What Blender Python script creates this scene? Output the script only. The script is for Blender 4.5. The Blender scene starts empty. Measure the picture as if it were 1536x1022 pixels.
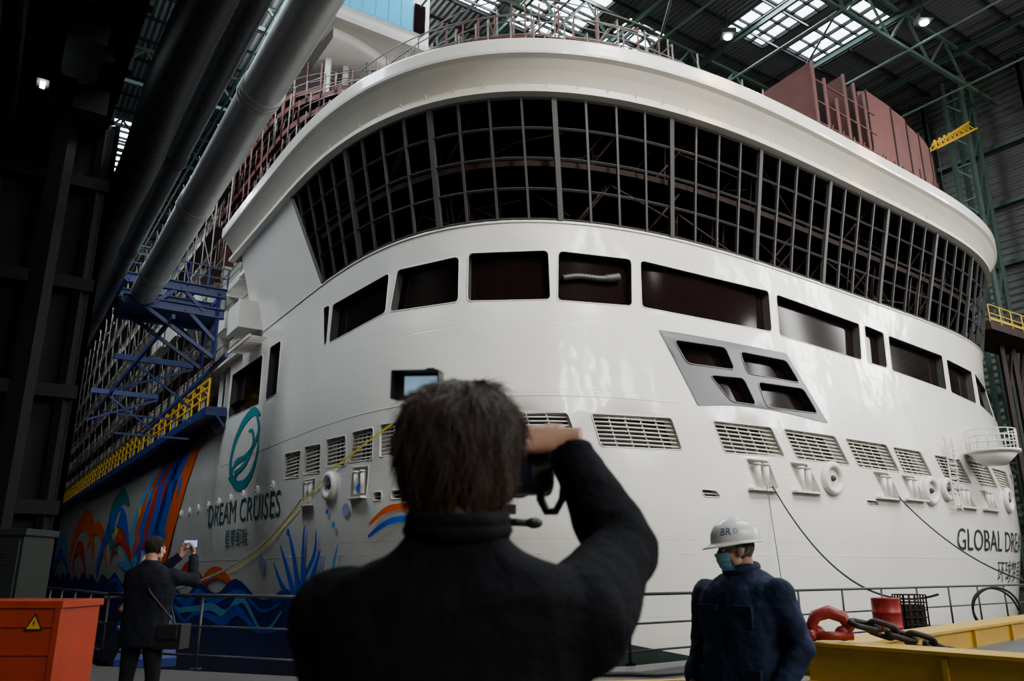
import bpy, math, random
from mathutils import Vector, Matrix, noise
from mathutils.geometry import delaunay_2d_cdt
import bmesh, bisect
random.seed(7)
V=Vector
COL=bpy.context.scene.collection
# ------------------------------------------------------------------ materials
def mat(name,c,r=.5,m=0.,var=.2,sc=3.,bump=0.,bs=30.,em=None,es=0.,coat=0.,spec=.5):
    mt=bpy.data.materials.new(name); mt.use_nodes=True
    nt=mt.node_tree; b=nt.nodes['Principled BSDF']
    b.inputs['Roughness'].default_value=r; b.inputs['Metallic'].default_value=m
    b.inputs['Coat Weight'].default_value=coat; b.inputs['Specular IOR Level'].default_value=spec
    tc=nt.nodes.new('ShaderNodeTexCoord')
    nz=nt.nodes.new('ShaderNodeTexNoise'); nz.inputs['Scale'].default_value=sc; nz.inputs['Detail'].default_value=5
    nt.links.new(tc.outputs['Object'],nz.inputs['Vector'])
    mx=nt.nodes.new('ShaderNodeMix'); mx.data_type='RGBA'
    mx.inputs[6].default_value=(*[max(0,x*(1-var)) for x in c],1)
    mx.inputs[7].default_value=(*[min(1,x*(1+var*.6)) for x in c],1)
    nt.links.new(nz.outputs['Fac'],mx.inputs[0]); nt.links.new(mx.outputs[2],b.inputs['Base Color'])
    if bump:
        n2=nt.nodes.new('ShaderNodeTexNoise'); n2.inputs['Scale'].default_value=bs; n2.inputs['Detail'].default_value=4
        nt.links.new(tc.outputs['Object'],n2.inputs['Vector'])
        bp=nt.nodes.new('ShaderNodeBump'); bp.inputs['Strength'].default_value=bump; bp.inputs['Distance'].default_value=.02
        nt.links.new(n2.outputs['Fac'],bp.inputs['Height']); nt.links.new(bp.outputs[0],b.inputs['Normal'])
    if em:
        b.inputs['Emission Color'].default_value=(*em,1); b.inputs['Emission Strength'].default_value=es
    return mt
def hullmat(name,c,r=.28):
    mt=mat(name,c,r,0,.10,.35,coat=1.)
    nt=mt.node_tree; b=nt.nodes['Principled BSDF']; b.inputs['Coat Roughness'].default_value=.10
    uv=nt.nodes.new('ShaderNodeUVMap')
    br=nt.nodes.new('ShaderNodeTexBrick'); br.inputs['Scale'].default_value=1.0
    br.inputs['Brick Width'].default_value=6.5; br.inputs['Row Height'].default_value=2.4
    br.inputs['Mortar Size'].default_value=.02; br.inputs['Mortar Smooth'].default_value=.6
    nt.links.new(uv.outputs[0],br.inputs['Vector'])
    n2=nt.nodes.new('ShaderNodeTexNoise'); n2.inputs['Scale'].default_value=.7; n2.inputs['Detail'].default_value=2
    nt.links.new(uv.outputs[0],n2.inputs['Vector'])
    ad=nt.nodes.new('ShaderNodeMath'); ad.operation='MULTIPLY_ADD'; ad.inputs[1].default_value=-.10
    nt.links.new(br.outputs['Fac'],ad.inputs[0]); nt.links.new(n2.outputs['Fac'],ad.inputs[2])
    bp=nt.nodes.new('ShaderNodeBump'); bp.inputs['Strength'].default_value=.35; bp.inputs['Distance'].default_value=.10
    nt.links.new(ad.outputs[0],bp.inputs['Height'])
    for k in('Normal','Coat Normal'): nt.links.new(bp.outputs[0],b.inputs[k])
    return mt
def corrmat(name,c,scale,axis,r=.6,var=.3):
    mt=mat(name,c,r,0,var,.12)
    nt=mt.node_tree; b=nt.nodes['Principled BSDF']
    tc=nt.nodes.new('ShaderNodeTexCoord'); mp=nt.nodes.new('ShaderNodeMapping')
    mp.inputs['Rotation'].default_value=(0,0,-math.atan2(.552,.834))
    nt.links.new(tc.outputs['Object'],mp.inputs['Vector'])
    wv=nt.nodes.new('ShaderNodeTexWave'); wv.bands_direction=axis; wv.inputs['Scale'].default_value=scale
    nt.links.new(mp.outputs[0],wv.inputs['Vector'])
    bp=nt.nodes.new('ShaderNodeBump'); bp.inputs['Strength'].default_value=.9; bp.inputs['Distance'].default_value=.15
    nt.links.new(wv.outputs['Fac'],bp.inputs['Height']); nt.links.new(bp.outputs[0],b.inputs['Normal'])
    return mt
M={}
M['hull']=hullmat('white_hull_paint',(.84,.815,.755),.28)
M['white']=mat('white_paint',(.70,.68,.64),.4,0,.12,2)
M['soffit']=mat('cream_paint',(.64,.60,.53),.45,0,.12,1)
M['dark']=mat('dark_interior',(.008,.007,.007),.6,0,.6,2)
M['wglass']=mat('tinted_glass',(.008,.004,.004),.10,0,.5,1,spec=.10)
M['mull']=mat('mullion_grey',(.048,.046,.045),.55,.0,.2,5,spec=.3)
M['rust']=mat('primer_red',(.12,.030,.024),.7,0,.45,1.2,.2,8)
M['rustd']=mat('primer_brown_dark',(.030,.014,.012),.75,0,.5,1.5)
M['intr']=mat('lounge_interior_primer',(.006,.003,.003),.9,0,.5,1.5,spec=.05)  # primer darkened in its colour so the lounge reads as unlit
M['intt']=mat('lounge_scaffold_tube',(.020,.008,.007),.7,0,.4,2,spec=.2)  # tube colour darkened too, for the shade inside the lounge
M['greyp']=mat('grey_hull_panel',(.13,.13,.14),.4,0,.1,1)
M['scaf']=mat('galvanised_tube',(.17,.155,.14),.5,.5,.4,3)
M['blue']=mat('blue_steel',(.010,.028,.15),.5,0,.35,2)
M['yellow']=mat('yellow_paint',(.66,.38,.015),.45,0,.3,4,.1,30)
M['green']=mat('green_steel',(.040,.075,.058),.6,0,.3,1)
M['black']=mat('black_steel',(.015,.015,.016),.6,0,.4,2)
M['dsteel']=mat('dark_steel',(.008,.008,.009),.7,.0,.5,1.2,spec=.2)
M['pipe']=mat('aluminium_cladding',(.56,.57,.58),.36,.40,.2,1.5,.1,6)
M['pipe2']=mat('dull_cladding',(.10,.105,.115),.45,.5,.3,1.5)
M['duct']=mat('flexible_duct',(.028,.029,.033),.5,.3,.3,3)
M['teal']=mat('teal_paint',(.01,.20,.24),.4,0,.1,1)
M['tealtext']=mat('dark_teal_lettering',(.025,.085,.095),.4,0,.1,1)
M['navytext']=mat('dark_lettering',(.02,.03,.04),.4,0,.1,1)
M['orange']=mat('orange_art',(.80,.12,.01),.4,0,.2,1)
M['red']=mat('red_art',(.62,.03,.01),.4,0,.2,1)
M['ablue']=mat('blue_art',(.005,.11,.72),.4,0,.25,.6)
M['anavy']=mat('navy_art',(.006,.028,.22),.4,0,.4,.5)
M['lblue']=mat('light_blue_art',(.10,.42,.78),.4,0,.2,1)
M['lilac']=mat('lilac_art',(.34,.38,.65),.4,0,.1,1)
M['ayel']=mat('yellow_art',(.78,.62,.04),.4,0,.1,1)
M['boot']=mat('boot_topping',(.02,.035,.03),.5,0,.4,1)
M['cyan']=mat('protective_film_glazing',(.04,.42,.70),.2,0,.25,.6,em=(.03,.38,.66),es=.6)  # glazing given a faint glow of its own, though it is no lamp
M['sky']=mat('skylight_glazing',(.8,.9,.95),.3,0,.05,1,em=(.80,.92,1.0),es=9)
M['gatew']=mat('gate_window_glazing',(.8,.9,.95),.3,0,.05,1,em=(1,.98,.94),es=2.)
M['lampe']=mat('lamp_lens',(1,1,1),.3,0,0,1,em=(.85,.95,1.0),es=90)
M['floor']=mat('concrete_floor',(.070,.064,.058),.5,0,.5,.8,.3,12)
M['concrete']=mat('dock_concrete',(.08,.076,.068),.8,0,.5,.5,.3,5)
M['wall']=corrmat('wall_cladding',(.10,.103,.095),.55,'Z')
M['roof']=corrmat('roof_sheeting',(.08,.085,.085),.7,'X')
M['rail']=mat('painted_rail_grey',(.06,.06,.065),.4,.4,.3,5)
M['rope']=mat('mooring_rope',(.03,.03,.03),.8,0,.4,20)
M['hose']=mat('ventilation_hose_film',(.045,.042,.040),.5,0,.4,20)
M['obox']=mat('orange_box_paint',(.36,.030,.004),.5,0,.35,3,.1,20)
M['cab']=mat('green_cabinet_paint',(.006,.012,.008),.6,0,.3,2)
M['chain']=mat('rusty_chain',(.035,.026,.024),.55,.5,.5,12,.4,40)
M['shred']=mat('red_shackle_paint',(.30,.018,.014),.4,0,.4,12,.1,40)
M['drum']=mat('red_drum_paint',(.32,.016,.014),.4,0,.25,6)
M['plate']=mat('grey_deck_plate',(.12,.12,.12),.5,.2,.3,3,.2,20)
M['jblack']=mat('black_jacket_cloth',(.005,.005,.007),.9,0,.3,6,.6,22,spec=.12)
M['jnavy']=mat('navy_jacket_cloth',(.010,.018,.052),.8,0,.35,7,.5,18,spec=.3)
M['jdark']=mat('dark_jacket_cloth',(.007,.008,.014),.85,0,.3,6,.5,18,spec=.2)
M['trous']=mat('dark_trouser_cloth',(.008,.009,.012),.9,0,.3,8,.5,25,spec=.2)
M['shoe']=mat('black_leather',(.010,.009,.009),.5,0,.3,8)
M['skin']=mat('skin',(.48,.25,.165),.5,0,.18,18,.1,90)
M['lips']=mat('lip_skin',(.42,.15,.12),.45,0,.1,20)
M['eyew']=mat('eye_white',(.7,.68,.65),.3,0,.02,5)
M['iris']=mat('eye_iris',(.06,.035,.02),.2,0,.1,50)
M['hair']=mat('dark_brown_hair',(.052,.027,.016),.5,0,.5,25)
M['hairb']=mat('hair_root_brown',(.016,.009,.006),.7,0,.5,25)
M['hair2']=mat('grey_hair',(.12,.10,.085),.6,0,.4,60)
M['helm']=mat('white_helmet_plastic',(.82,.82,.80),.3,0,.05,5,coat=.3)
M['hlogo']=mat('blue_logo_print',(.02,.06,.28),.4,0,.05,5)
M['mask']=mat('blue_face_mask',(.22,.50,.62),.85,0,.12,20,.3,60)
M['camb']=mat('black_camera_plastic',(.010,.010,.011),.4,0,.3,30,.3,200)
M['lensg']=mat('lens_glass',(.01,.01,.03),.05,0,.1,5,coat=1)
M['screen']=mat('lcd_screen',(.3,.4,.5),.2,0,.6,30,em=(.35,.55,.75),es=.55)
M['phsc']=mat('phone_display',(.3,.4,.6),.2,0,.6,40,em=(.40,.55,.95),es=.9)
# ------------------------------------------------------------------ mesh builder
def frame(d):
    d=d.normalized(); u=V((0,0,1)) if abs(d.z)<.9 else V((1,0,0))
    a=d.cross(u).normalized(); return a,a.cross(d).normalized()
class MB:
    def __init__(s): s.v=[];s.f=[];s.m=[];s.ms=[];s.uv={};s.sm=[]
    def mi(s,m):
        if m not in s.ms: s.ms.append(m)
        return s.ms.index(m)
    def poly(s,pts,m,sm=False):
        n=len(s.v); s.v+= [V(p) for p in pts]; s.f.append(tuple(range(n,n+len(pts)))); s.m.append(s.mi(m)); s.sm.append(sm)
    def mesh(s,vs,fs,m,sm=True,uv=None):
        n=len(s.v); s.v+=[V(p) for p in vs]; k=s.mi(m)
        if uv:
            for i,u in enumerate(uv): s.uv[n+i]=u
        for f in fs: s.f.append(tuple(n+i for i in f)); s.m.append(k); s.sm.append(sm)
    def box(s,c,h,m,ax=None):
        c=V(c); X,Y,Z=ax if ax else (V((1,0,0)),V((0,1,0)),V((0,0,1)))
        p=[c+X*h[0]*i+Y*h[1]*j+Z*h[2]*k for i in(-1,1) for j in(-1,1) for k in(-1,1)]
        s.mesh(p,[(0,1,3,2),(4,6,7,5),(0,4,5,1),(2,3,7,6),(0,2,6,4),(1,5,7,3)],m,False)
    def beam(s,a,b,w,h,m,up=None):
        a=V(a);b=V(b);d=b-a
        if d.length<1e-6: return
        z=V(up) if up is not None else (V((0,0,1)) if abs(d.normalized().z)<.95 else V((0,1,0)))
        x=d.cross(z).normalized(); z2=x.cross(d).normalized()
        s.box((a+b)/2,(w/2,d.length/2,h/2),m,(x,d.normalized(),z2))
    def ibeam(s,a,b,w,h,m):
        a=V(a);b=V(b);z=V((0,0,1))
        s.beam(a,b,.03,h,m); s.beam(a+z*h/2,b+z*h/2,w,.05,m); s.beam(a-z*h/2,b-z*h/2,w,.05,m)
    def tube(s,pts,rad,m,seg=8,cap=True,closed=False,sm=True,sq=1.):
        pts=[V(p) for p in pts]; n=len(pts)
        if not hasattr(rad,'__len__'): rad=[rad]*n
        vs=[];fs=[]
        d0=(pts[1]-pts[0]); a,b=frame(d0)
        for i,p in enumerate(pts):
            if closed: d=pts[(i+1)%n]-pts[i-1]
            elif i==0: d=pts[1]-p
            elif i==n-1: d=p-pts[i-1]
            else: d=(pts[i+1]-p).normalized()+(p-pts[i-1]).normalized()
            d=d.normalized() if d.length>1e-9 else V((0,0,1))
            a=(a-d*a.dot(d)).normalized(); b=d.cross(a)
            for k in range(seg):
                t=2*math.pi*k/seg; vs.append(p+(a*math.cos(t)+b*math.sin(t)*sq)*rad[i])
        for i in range(n if closed else n-1):
            j=(i+1)%n
            for k in range(seg):
                l=(k+1)%seg; fs.append((i*seg+k,i*seg+l,j*seg+l,j*seg+k))
        if cap and not closed:
            fs.append(tuple(reversed(range(seg)))); fs.append(tuple((n-1)*seg+k for k in range(seg)))
        s.mesh(vs,fs,m,sm)
    def cyl(s,a,b,r,m,seg=12,r2=None): s.tube([a,b],[r,r if r2 is None else r2],m,seg)
    def ell(s,c,r,m,R=None,seg=16,rings=10):
        c=V(c); R=R or Matrix.Identity(3); vs=[];fs=[]
        for i in range(rings+1):
            ph=math.pi*i/rings
            for k in range(seg):
                th=2*math.pi*k/seg
                vs.append(c+R@V((r[0]*math.sin(ph)*math.cos(th),r[1]*math.sin(ph)*math.sin(th),r[2]*math.cos(ph))))
        for i in range(rings):
            for k in range(seg):
                l=(k+1)%seg; fs.append((i*seg+k,(i+1)*seg+k,(i+1)*seg+l,i*seg+l))
        s.mesh(vs,fs,m,True)
    def loft(s,secs,m,seg=24,e=2.0):
        vs=[];fs=[]
        for c,u,w in secs:
            for k in range(seg):
                t=2*math.pi*k/seg; x,y=math.cos(t),math.sin(t)
                x=math.copysign(abs(x)**(2/e),x); y=math.copysign(abs(y)**(2/e),y)
                vs.append(V(c)+V(u)*x+V(w)*y)
        n=len(secs)
        for i in range(n-1):
            for k in range(seg):
                l=(k+1)%seg; fs.append((i*seg+k,i*seg+l,(i+1)*seg+l,(i+1)*seg+k))
        fs.append(tuple(reversed(range(seg)))); fs.append(tuple((n-1)*seg+k for k in range(seg)))
        s.mesh(vs,fs,m,True)
    def build(s,name,parent=None,bevel=0,remesh=0,smooth=0,weld=False,xf=None):
        me=bpy.data.meshes.new(name)
        vs=[xf@v for v in s.v] if xf else s.v
        me.from_pydata([tuple(v) for v in vs],[],s.f)
        for m in s.ms: me.materials.append(M[m])
        me.polygons.foreach_set('material_index',s.m); me.polygons.foreach_set('use_smooth',s.sm)
        if s.uv:
            ul=me.uv_layers.new(name='UVMap')
            for l in me.loops:
                ul.data[l.index].uv=s.uv.get(l.vertex_index,(0,0))
        me.update()
        o=bpy.data.objects.new(name,me); COL.objects.link(o)
        if parent: o.parent=parent
        if bevel:
            b=o.modifiers.new('bevel','BEVEL'); b.width=bevel; b.segments=2; b.limit_method='ANGLE'
        if remesh:
            r=o.modifiers.new('remesh','REMESH'); r.mode='VOXEL'; r.voxel_size=remesh; r.use_smooth_shade=True
            sm=o.modifiers.new('smooth','SMOOTH'); sm.iterations=smooth or 4; sm.factor=.6
        return o
def empty(name):
    o=bpy.data.objects.new(name,None); COL.objects.link(o); return o
# ------------------------------------------------------------------ ship coordinates (s across, t along, z up)
def W3(s,t,z): return V((.834*s-.552*t,.552*s+.834*t,z))
PX=V((.834,.552,0)); DX=V((-.552,.834,0)); UZ=V((0,0,1))
LV=[(-9,31.8,17.5,3.2,38,15.0),(-1.5,31.8,20.0,3.8,37,17.0),(3,31.8,20.7,4,37,17.6),(6.5,31.8,20.8,4,37,17.7),(12.3,31.8,20.6,4,37,17.1),(13.7,32,20.9,4,37.2,17.3),(18,32,22,3.6,37.4,18.5),(22,32,22,3.6,37.4,18.5)]
K=.05
def par(z):
    if z<=LV[0][0]: return LV[0][1:]
    for a,b in zip(LV,LV[1:]):
        if z<=b[0]:
            f=(z-a[0])/(b[0]-a[0]); return tuple(a[i]*(1-f)+b[i]*f for i in range(1,6))
    return LV[-1][1:]
_c={}
def curve(p):
    p=tuple(round(x,3) for x in p)
    if p in _c: return _c[p]
    c,A,n,T,B=p; N=260; P=[]
    for i in range(N+1):
        a=math.pi*i/N; x=-math.cos(a); y=math.sin(a); r=(abs(x)**n+abs(y)**n)**(-1/n); s=c+A*x*r
        P.append((s,T-B*y*r+K*(s-c)))
    L=[0.]
    for a,b in zip(P,P[1:]): L.append(L[-1]+math.hypot(b[0]-a[0],b[1]-a[1]))
    L=[l/L[-1]*68 for l in L]; _c[p]=(P,L); return _c[p]
def pt(w,p):
    c,A,n,T,B=p
    if w<=0: return (c-A,T-w-K*A)
    if w>=68: return (c+A,T+(w-68)+K*A)
    P,L=curve(p); i=min(max(bisect.bisect_right(L,w)-1,0),len(P)-2)
    f=(w-L[i])/(L[i+1]-L[i]); return (P[i][0]*(1-f)+P[i+1][0]*f,P[i][1]*(1-f)+P[i+1][1]*f)
def S(w,z,off=0.,p=None):
    p=p or par(z); a=pt(w,p)
    if off:
        b=pt(w-.35,p); c=pt(w+.35,p); dx,dy=c[0]-b[0],c[1]-b[1]; l=math.hypot(dx,dy) or 1
        a=(a[0]+dy/l*off,a[1]-dx/l*off)
    return W3(a[0],a[1],z)
def rpoly(c,r=.22,n=5):
    out=[];N=len(c); c=[V((x[0],x[1])) for x in c]
    for i in range(N):
        p=c[i]; a=c[i-1]-p; b=c[(i+1)%N]-p; rr=min(r,a.length*.4,b.length*.4)
        A=p+a.normalized()*rr; B=p+b.normalized()*rr
        for k in range(n+1):
            t=k/n; q=A*(1-t)**2+p*2*t*(1-t)+B*t*t; out.append((q.x,q.y))
    return out
def inpoly(x,y,P):
    r=False;j=len(P)-1
    for i in range(len(P)):
        if (P[i][1]>y)!=(P[j][1]>y) and x<(P[j][0]-P[i][0])*(y-P[i][1])/(P[j][1]-P[i][1])+P[i][0]: r=not r
        j=i
    return r
def hullpoly(mb,pts,off,m,step=.6,smooth=True):
    bm=bmesh.new(); tri=delaunay_2d_cdt([V(p) for p in pts],[],[list(range(len(pts)))],1,1e-5)
    vs=[bm.verts.new((v.x,v.y,0)) for v in tri[0]]
    for f in tri[2]:
        try: bm.faces.new([vs[i] for i in f])
        except: pass
    cutmap(mb,bm,off,m,step,smooth)
def cutmap(mb,bm,off,m,step=.6,smooth=True):
    xs=[v.co.x for v in bm.verts]
    if not xs: return
    x=math.ceil(min(xs)/step)*step
    while x<max(xs):
        if x>-.7: bmesh.ops.bisect_plane(bm,geom=bm.verts[:]+bm.edges[:]+bm.faces[:],plane_co=(x,0,0),plane_no=(1,0,0))
        x+=step
    ys=[v.co.y for v in bm.verts]; y=math.ceil(min(ys)/1.5)*1.5
    while y<max(ys):
        bmesh.ops.bisect_plane(bm,geom=bm.verts[:]+bm.edges[:]+bm.faces[:],plane_co=(0,y,0),plane_no=(0,1,0)); y+=1.5
    bm.verts.ensure_lookup_table()
    for i,v in enumerate(bm.verts): v.index=i
    vv=[S(v.co.x,v.co.y,off) for v in bm.verts]
    mb.mesh(vv,[tuple(v.index for v in f.verts) for f in bm.faces],m,smooth)
    bm.free()
def hulltext(mb,txt,w0,z0,width,height,m,off=.03,slope=0.):
    cu=bpy.data.curves.new('txt','FONT'); cu.body=txt; cu.size=1; cu.resolution_u=3
    o=bpy.data.objects.new('txt',cu); COL.objects.link(o); bpy.context.view_layer.update()
    me=bpy.data.meshes.new_from_object(o.evaluated_get(bpy.context.evaluated_depsgraph_get()))
    bm=bmesh.new(); bm.from_mesh(me)
    bpy.data.objects.remove(o); bpy.data.meshes.remove(me)
    if not bm.verts: return
    x0=min(v.co.x for v in bm.verts);x1=max(v.co.x for v in bm.verts);y0=min(v.co.y for v in bm.verts);y1=max(v.co.y for v in bm.verts)
    for v in bm.verts:
        v.co.x=w0+(v.co.x-x0)/(x1-x0)*width; v.co.y=z0+(v.co.y-y0)/(y1-y0)*height+slope*(v.co.x-w0)
    cutmap(mb,bm,off,m,.6,True)
def stroke(mb,pts,wd,m,off=.03):
    pts=[V(p) for p in pts]; q=[]
    for i in range(len(pts)-1):
        p0=pts[max(i-1,0)];p1=pts[i];p2=pts[i+1];p3=pts[min(i+2,len(pts)-1)]
        for k in range(8):
            t=k/8; q.append(.5*((2*p1)+(p2-p0)*t+(2*p0-5*p1+4*p2-p3)*t*t+(3*p1-p0-3*p2+p3)*t**3))
    q.append(pts[-1]); n=len(q); vs=[];fs=[]
    for i,p in enumerate(q):
        d=(q[min(i+1,n-1)]-q[max(i-1,0)]).normalized(); nn=V((-d.y,d.x)); f=i/(n-1)*(len(wd)-1); j=min(int(f),len(wd)-2); w=wd[j]*(1-(f-j))+wd[j+1]*(f-j)
        vs+= [S(p.x+nn.x*w/2,p.y+nn.y*w/2,off),S(p.x-nn.x*w/2,p.y-nn.y*w/2,off)]
        if i: fs.append((2*i-2,2*i-1,2*i+1,2*i))
    mb.mesh(vs,fs,m,True)
# ------------------------------------------------------------------ CRUISE SHIP
ship=empty('cruise_ship')
ZT=13.5
wins=[[(4.4,12.35),(5.15,12.3),(5.2,10.6),(4.9,10.5)],[(5.45,12.2),(10.05,12.33),(9.97,10.72),(5.42,10.5)],[(10.5,12.33),(13.45,12.28),(13.48,10.5),(10.2,10.7)],
 [(13.8,12.35),(16.77,12.33),(16.82,10.42),(13.82,10.48)],[(17.12,12.33),(20.0,12.3),(19.88,10.42),(17.05,10.4)],[(20.36,12.32),(27.2,12.33),(26.95,10.5),(20.26,10.43)],
 [(27.65,12.3),(33.8,12.12),(33.3,10.3),(27.4,10.45)],[(34.2,12.15),(35.85,12.05),(35.4,10.25),(33.75,10.28)],[(36.2,12.0),(41.5,11.85),(40.9,9.95),(35.75,10.2)],[(41.85,11.75),(45.2,11.6),(44.4,9.7),(41.3,9.9)],
 [(45.6,11.6),(51,11.6),(50.5,9.7),(44.9,9.7)],[(51.5,11.6),(57,11.6),(57,9.7),(51,9.7)]]
sidew=[[(-3.1,12.3),(-1.3,12.25),(-1.0,9.5),(-2.8,9.5)],[(-10.1,12.3),(-4.2,12.2),(-3.8,9.5),(-9.8,9.7)]]
trap=[(20.9,9.65),(27.6,9.72),(29.6,7.08),(22.3,7.0)]
th=[[(21.5,9.35),(24.0,9.4),(24.35,8.55),(22.0,8.5)],[(24.75,9.35),(27.5,9.4),(28.15,8.55),(25.0,8.5)],[(23.0,8.2),(24.75,8.3),(25.25,7.3),(23.9,7.3)],[(25.5,8.25),(28.3,8.35),(29.0,7.4),(25.8,7.3)]]
gr=[[(18.1,6.42),(21.1,6.45),(21.5,5.38),(18.4,5.35)],[(22.9,6.5),(25.9,6.55),(26.6,5.5),(23.4,5.42)],[(26.6,6.57),(29.9,6.6),(30.8,5.5),(27.3,5.5)],[(30.6,6.58),(33.7,6.6),(34.6,5.5),(31.4,5.5)],
 [(34.2,6.55),(36.5,6.55),(37.4,5.5),(34.9,5.5)],[(37.7,6.5),(40.2,6.5),(41.2,5.4),(38.6,5.4)],[(40.8,6.5),(43.3,6.5),(44.5,5.4),(42.1,5.4)],[(43.8,6.4),(46.3,6.4),(47.3,5.4),(45.2,5.4)],[(47,6.4),(49.5,6.4),(50.3,5.4),(48,5.4)],
 [(13.9,6.42),(17.3,6.42),(17.7,5.35),(14.0,5.35)],[(10.1,6.45),(13.2,6.42),(13.2,5.35),(10.1,5.3)],[(8.3,6.4),(9.7,6.4),(9.7,5.25),(8.1,5.3)],[(6.1,6.4),(7.8,6.35),(7.9,5.2),(6.1,5.3)],[(3.8,6.4),(5.6,6.3),(5.6,5.15),(3.8,5.25)],[(1.3,6.4),(3.4,6.3),(3.2,5.2),(1.3,5.3)]]
ni=[[(3.8,5.0),(5.2,5.0),(5.0,4.05),(3.8,4.0)],[(8.4,5.1),(9.5,5.05),(9.4,4.0),(8.3,4.0)],[(24.4,5.3),(25.6,5.3),(26.1,4.3),(24.9,4.25)],[(26.8,5.35),(27.9,5.35),(28.7,4.3),(27.5,4.3)],
 [(32.4,5.4),(33.6,5.4),(34.5,4.35),(33.3,4.35)],[(34.6,5.4),(35.7,5.4),(36.5,4.4),(35.4,4.4)],[(39.3,5.2),(40.4,5.2),(41.5,4.3),(40.2,4.3)],[(42,5.2),(43.2,5.2),(44.2,4.3),(43,4.3)]]
vents=[[(22.2,4.12),(22.9,4.1),(23.1,3.87),(22.3,3.87)],[(31.7,4.2),(32.5,4.2),(32.7,4.0),(31.9,4.0)],[(9.8,4.1),(10.3,4.1),(10.3,3.8),(9.8,3.8)],[(10.8,4.1),(11.3,4.1),(11.3,3.8),(10.8,3.8)]]
holes=[(rpoly(q,.2),'win') for q in wins+sidew]+[(rpoly(q,.22),'tr') for q in th]+[(rpoly(q,.12),'gr') for q in gr]+[(rpoly(q,.1),'ni') for q in ni]+[(rpoly(q,.12),'ve') for q in vents]
hb=MB()
def skin(mb,w0,w1,z0,z1,dw,dz,holes,m):
    pts=[];edges=[]
    nw=round((w1-w0)/dw);nz=round((z1-z0)/dz)
    for i in range(nw+1):
        for j in range(nz+1):
            x=w0+(w1-w0)*i/nw;y=z0+(z1-z0)*j/nz
            if any(inpoly(x,y,h) for h in holes): continue
            pts.append(V((x,y)))
    for h in holes:
        n=len(pts); pts+=[V(p) for p in h]; edges+=[(n+i,n+(i+1)%len(h)) for i in range(len(h))]
    r=delaunay_2d_cdt(pts,edges,[],0,1e-4)
    vs=r[0]; fs=[]
    for f in r[2]:
        cx=sum(vs[i].x for i in f)/3; cy=sum(vs[i].y for i in f)/3
        if not any(inpoly(cx,cy,h) for h in holes): fs.append(tuple(f))
    mb.mesh([S(v.x,v.y) for v in vs],fs,m,True,[(v.x,v.y) for v in vs])
skin(hb,-10.5,70,-8,ZT,.5,.7,[h for h,k in holes],'hull')
skin(hb,-150,-10.5,-8,10.5,6,2,[],'hull')
hb.build('hull_plating',ship)
ob=MB(); gb=MB()
for h,k in holes:
    n=len(h); dep={'win':.35,'tr':.35,'gr':.5,'ni':.35,'ve':.2}[k]
    A=[S(p[0],p[1]) for p in h]; B=[S(p[0],p[1],-dep) for p in h]
    ob.mesh(A+B,[(i,(i+1)%n,n+(i+1)%n,n+i) for i in range(n)],'mull' if k in('win','tr') else 'white',False)
    hullpoly(ob,h,-dep,{'win':'wglass','tr':'wglass','gr':'dark','ni':'white','ve':'dark'}[k])
    if k in('win','gr','ni','ve'): ob.tube([S(p[0],p[1],.0) for p in h],.024,'white',6,closed=True)
    else: ob.tube([S(p[0],p[1],.03) for p in h],.03,'greyp',6,closed=True)
    xs=[p[0] for p in h]; zs=[p[1] for p in h]
    if k in('gr','ve'):
        nb=8 if k=='gr' else 2
        for j in range(1,nb):
            z=min(zs)+(max(zs)-min(zs))*j/nb
            cr=[]
            for i in range(n):
                a,b=h[i],h[(i+1)%n]
                if (a[1]-z)*(b[1]-z)<0: cr.append(a[0]+(b[0]-a[0])*(z-a[1])/(b[1]-a[1]))
            if len(cr)<2: continue
            l,r=min(cr),max(cr); q=max(2,int((r-l)/.7)+1)
            gb.tube([S(l+(r-l)*i/q,z,-.10) for i in range(q+1)],.030,'soffit',5)
        if k=='gr':
            c=[h[2],h[8],h[14],h[20]]
            for f in (.2,.4,.6,.8):
                xt=c[0][0]+(c[1][0]-c[0][0])*f; xb=c[3][0]+(c[2][0]-c[3][0])*f
                gb.tube([S(xt,max(zs)-.02,-.13),S(xb,min(zs)+.02,-.13)],.026,'soffit',5)
    if k=='ni':
        cx=sum(xs)/n; cz=sum(zs)/n
        for dx in(-.22,.22):
            ob.cyl(S(cx+dx,cz-.42,-.02),S(cx+dx,cz+.35,-.02),.11,'white',12)
            ob.cyl(S(cx+dx,cz+.33,-.02),S(cx+dx,cz+.4,-.02),.14,'white',12)
        ob.beam(S(min(xs),min(zs)-.03,.12),S(max(xs)-.1,min(zs)-.03,.12),.25,.08,'white')
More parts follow.
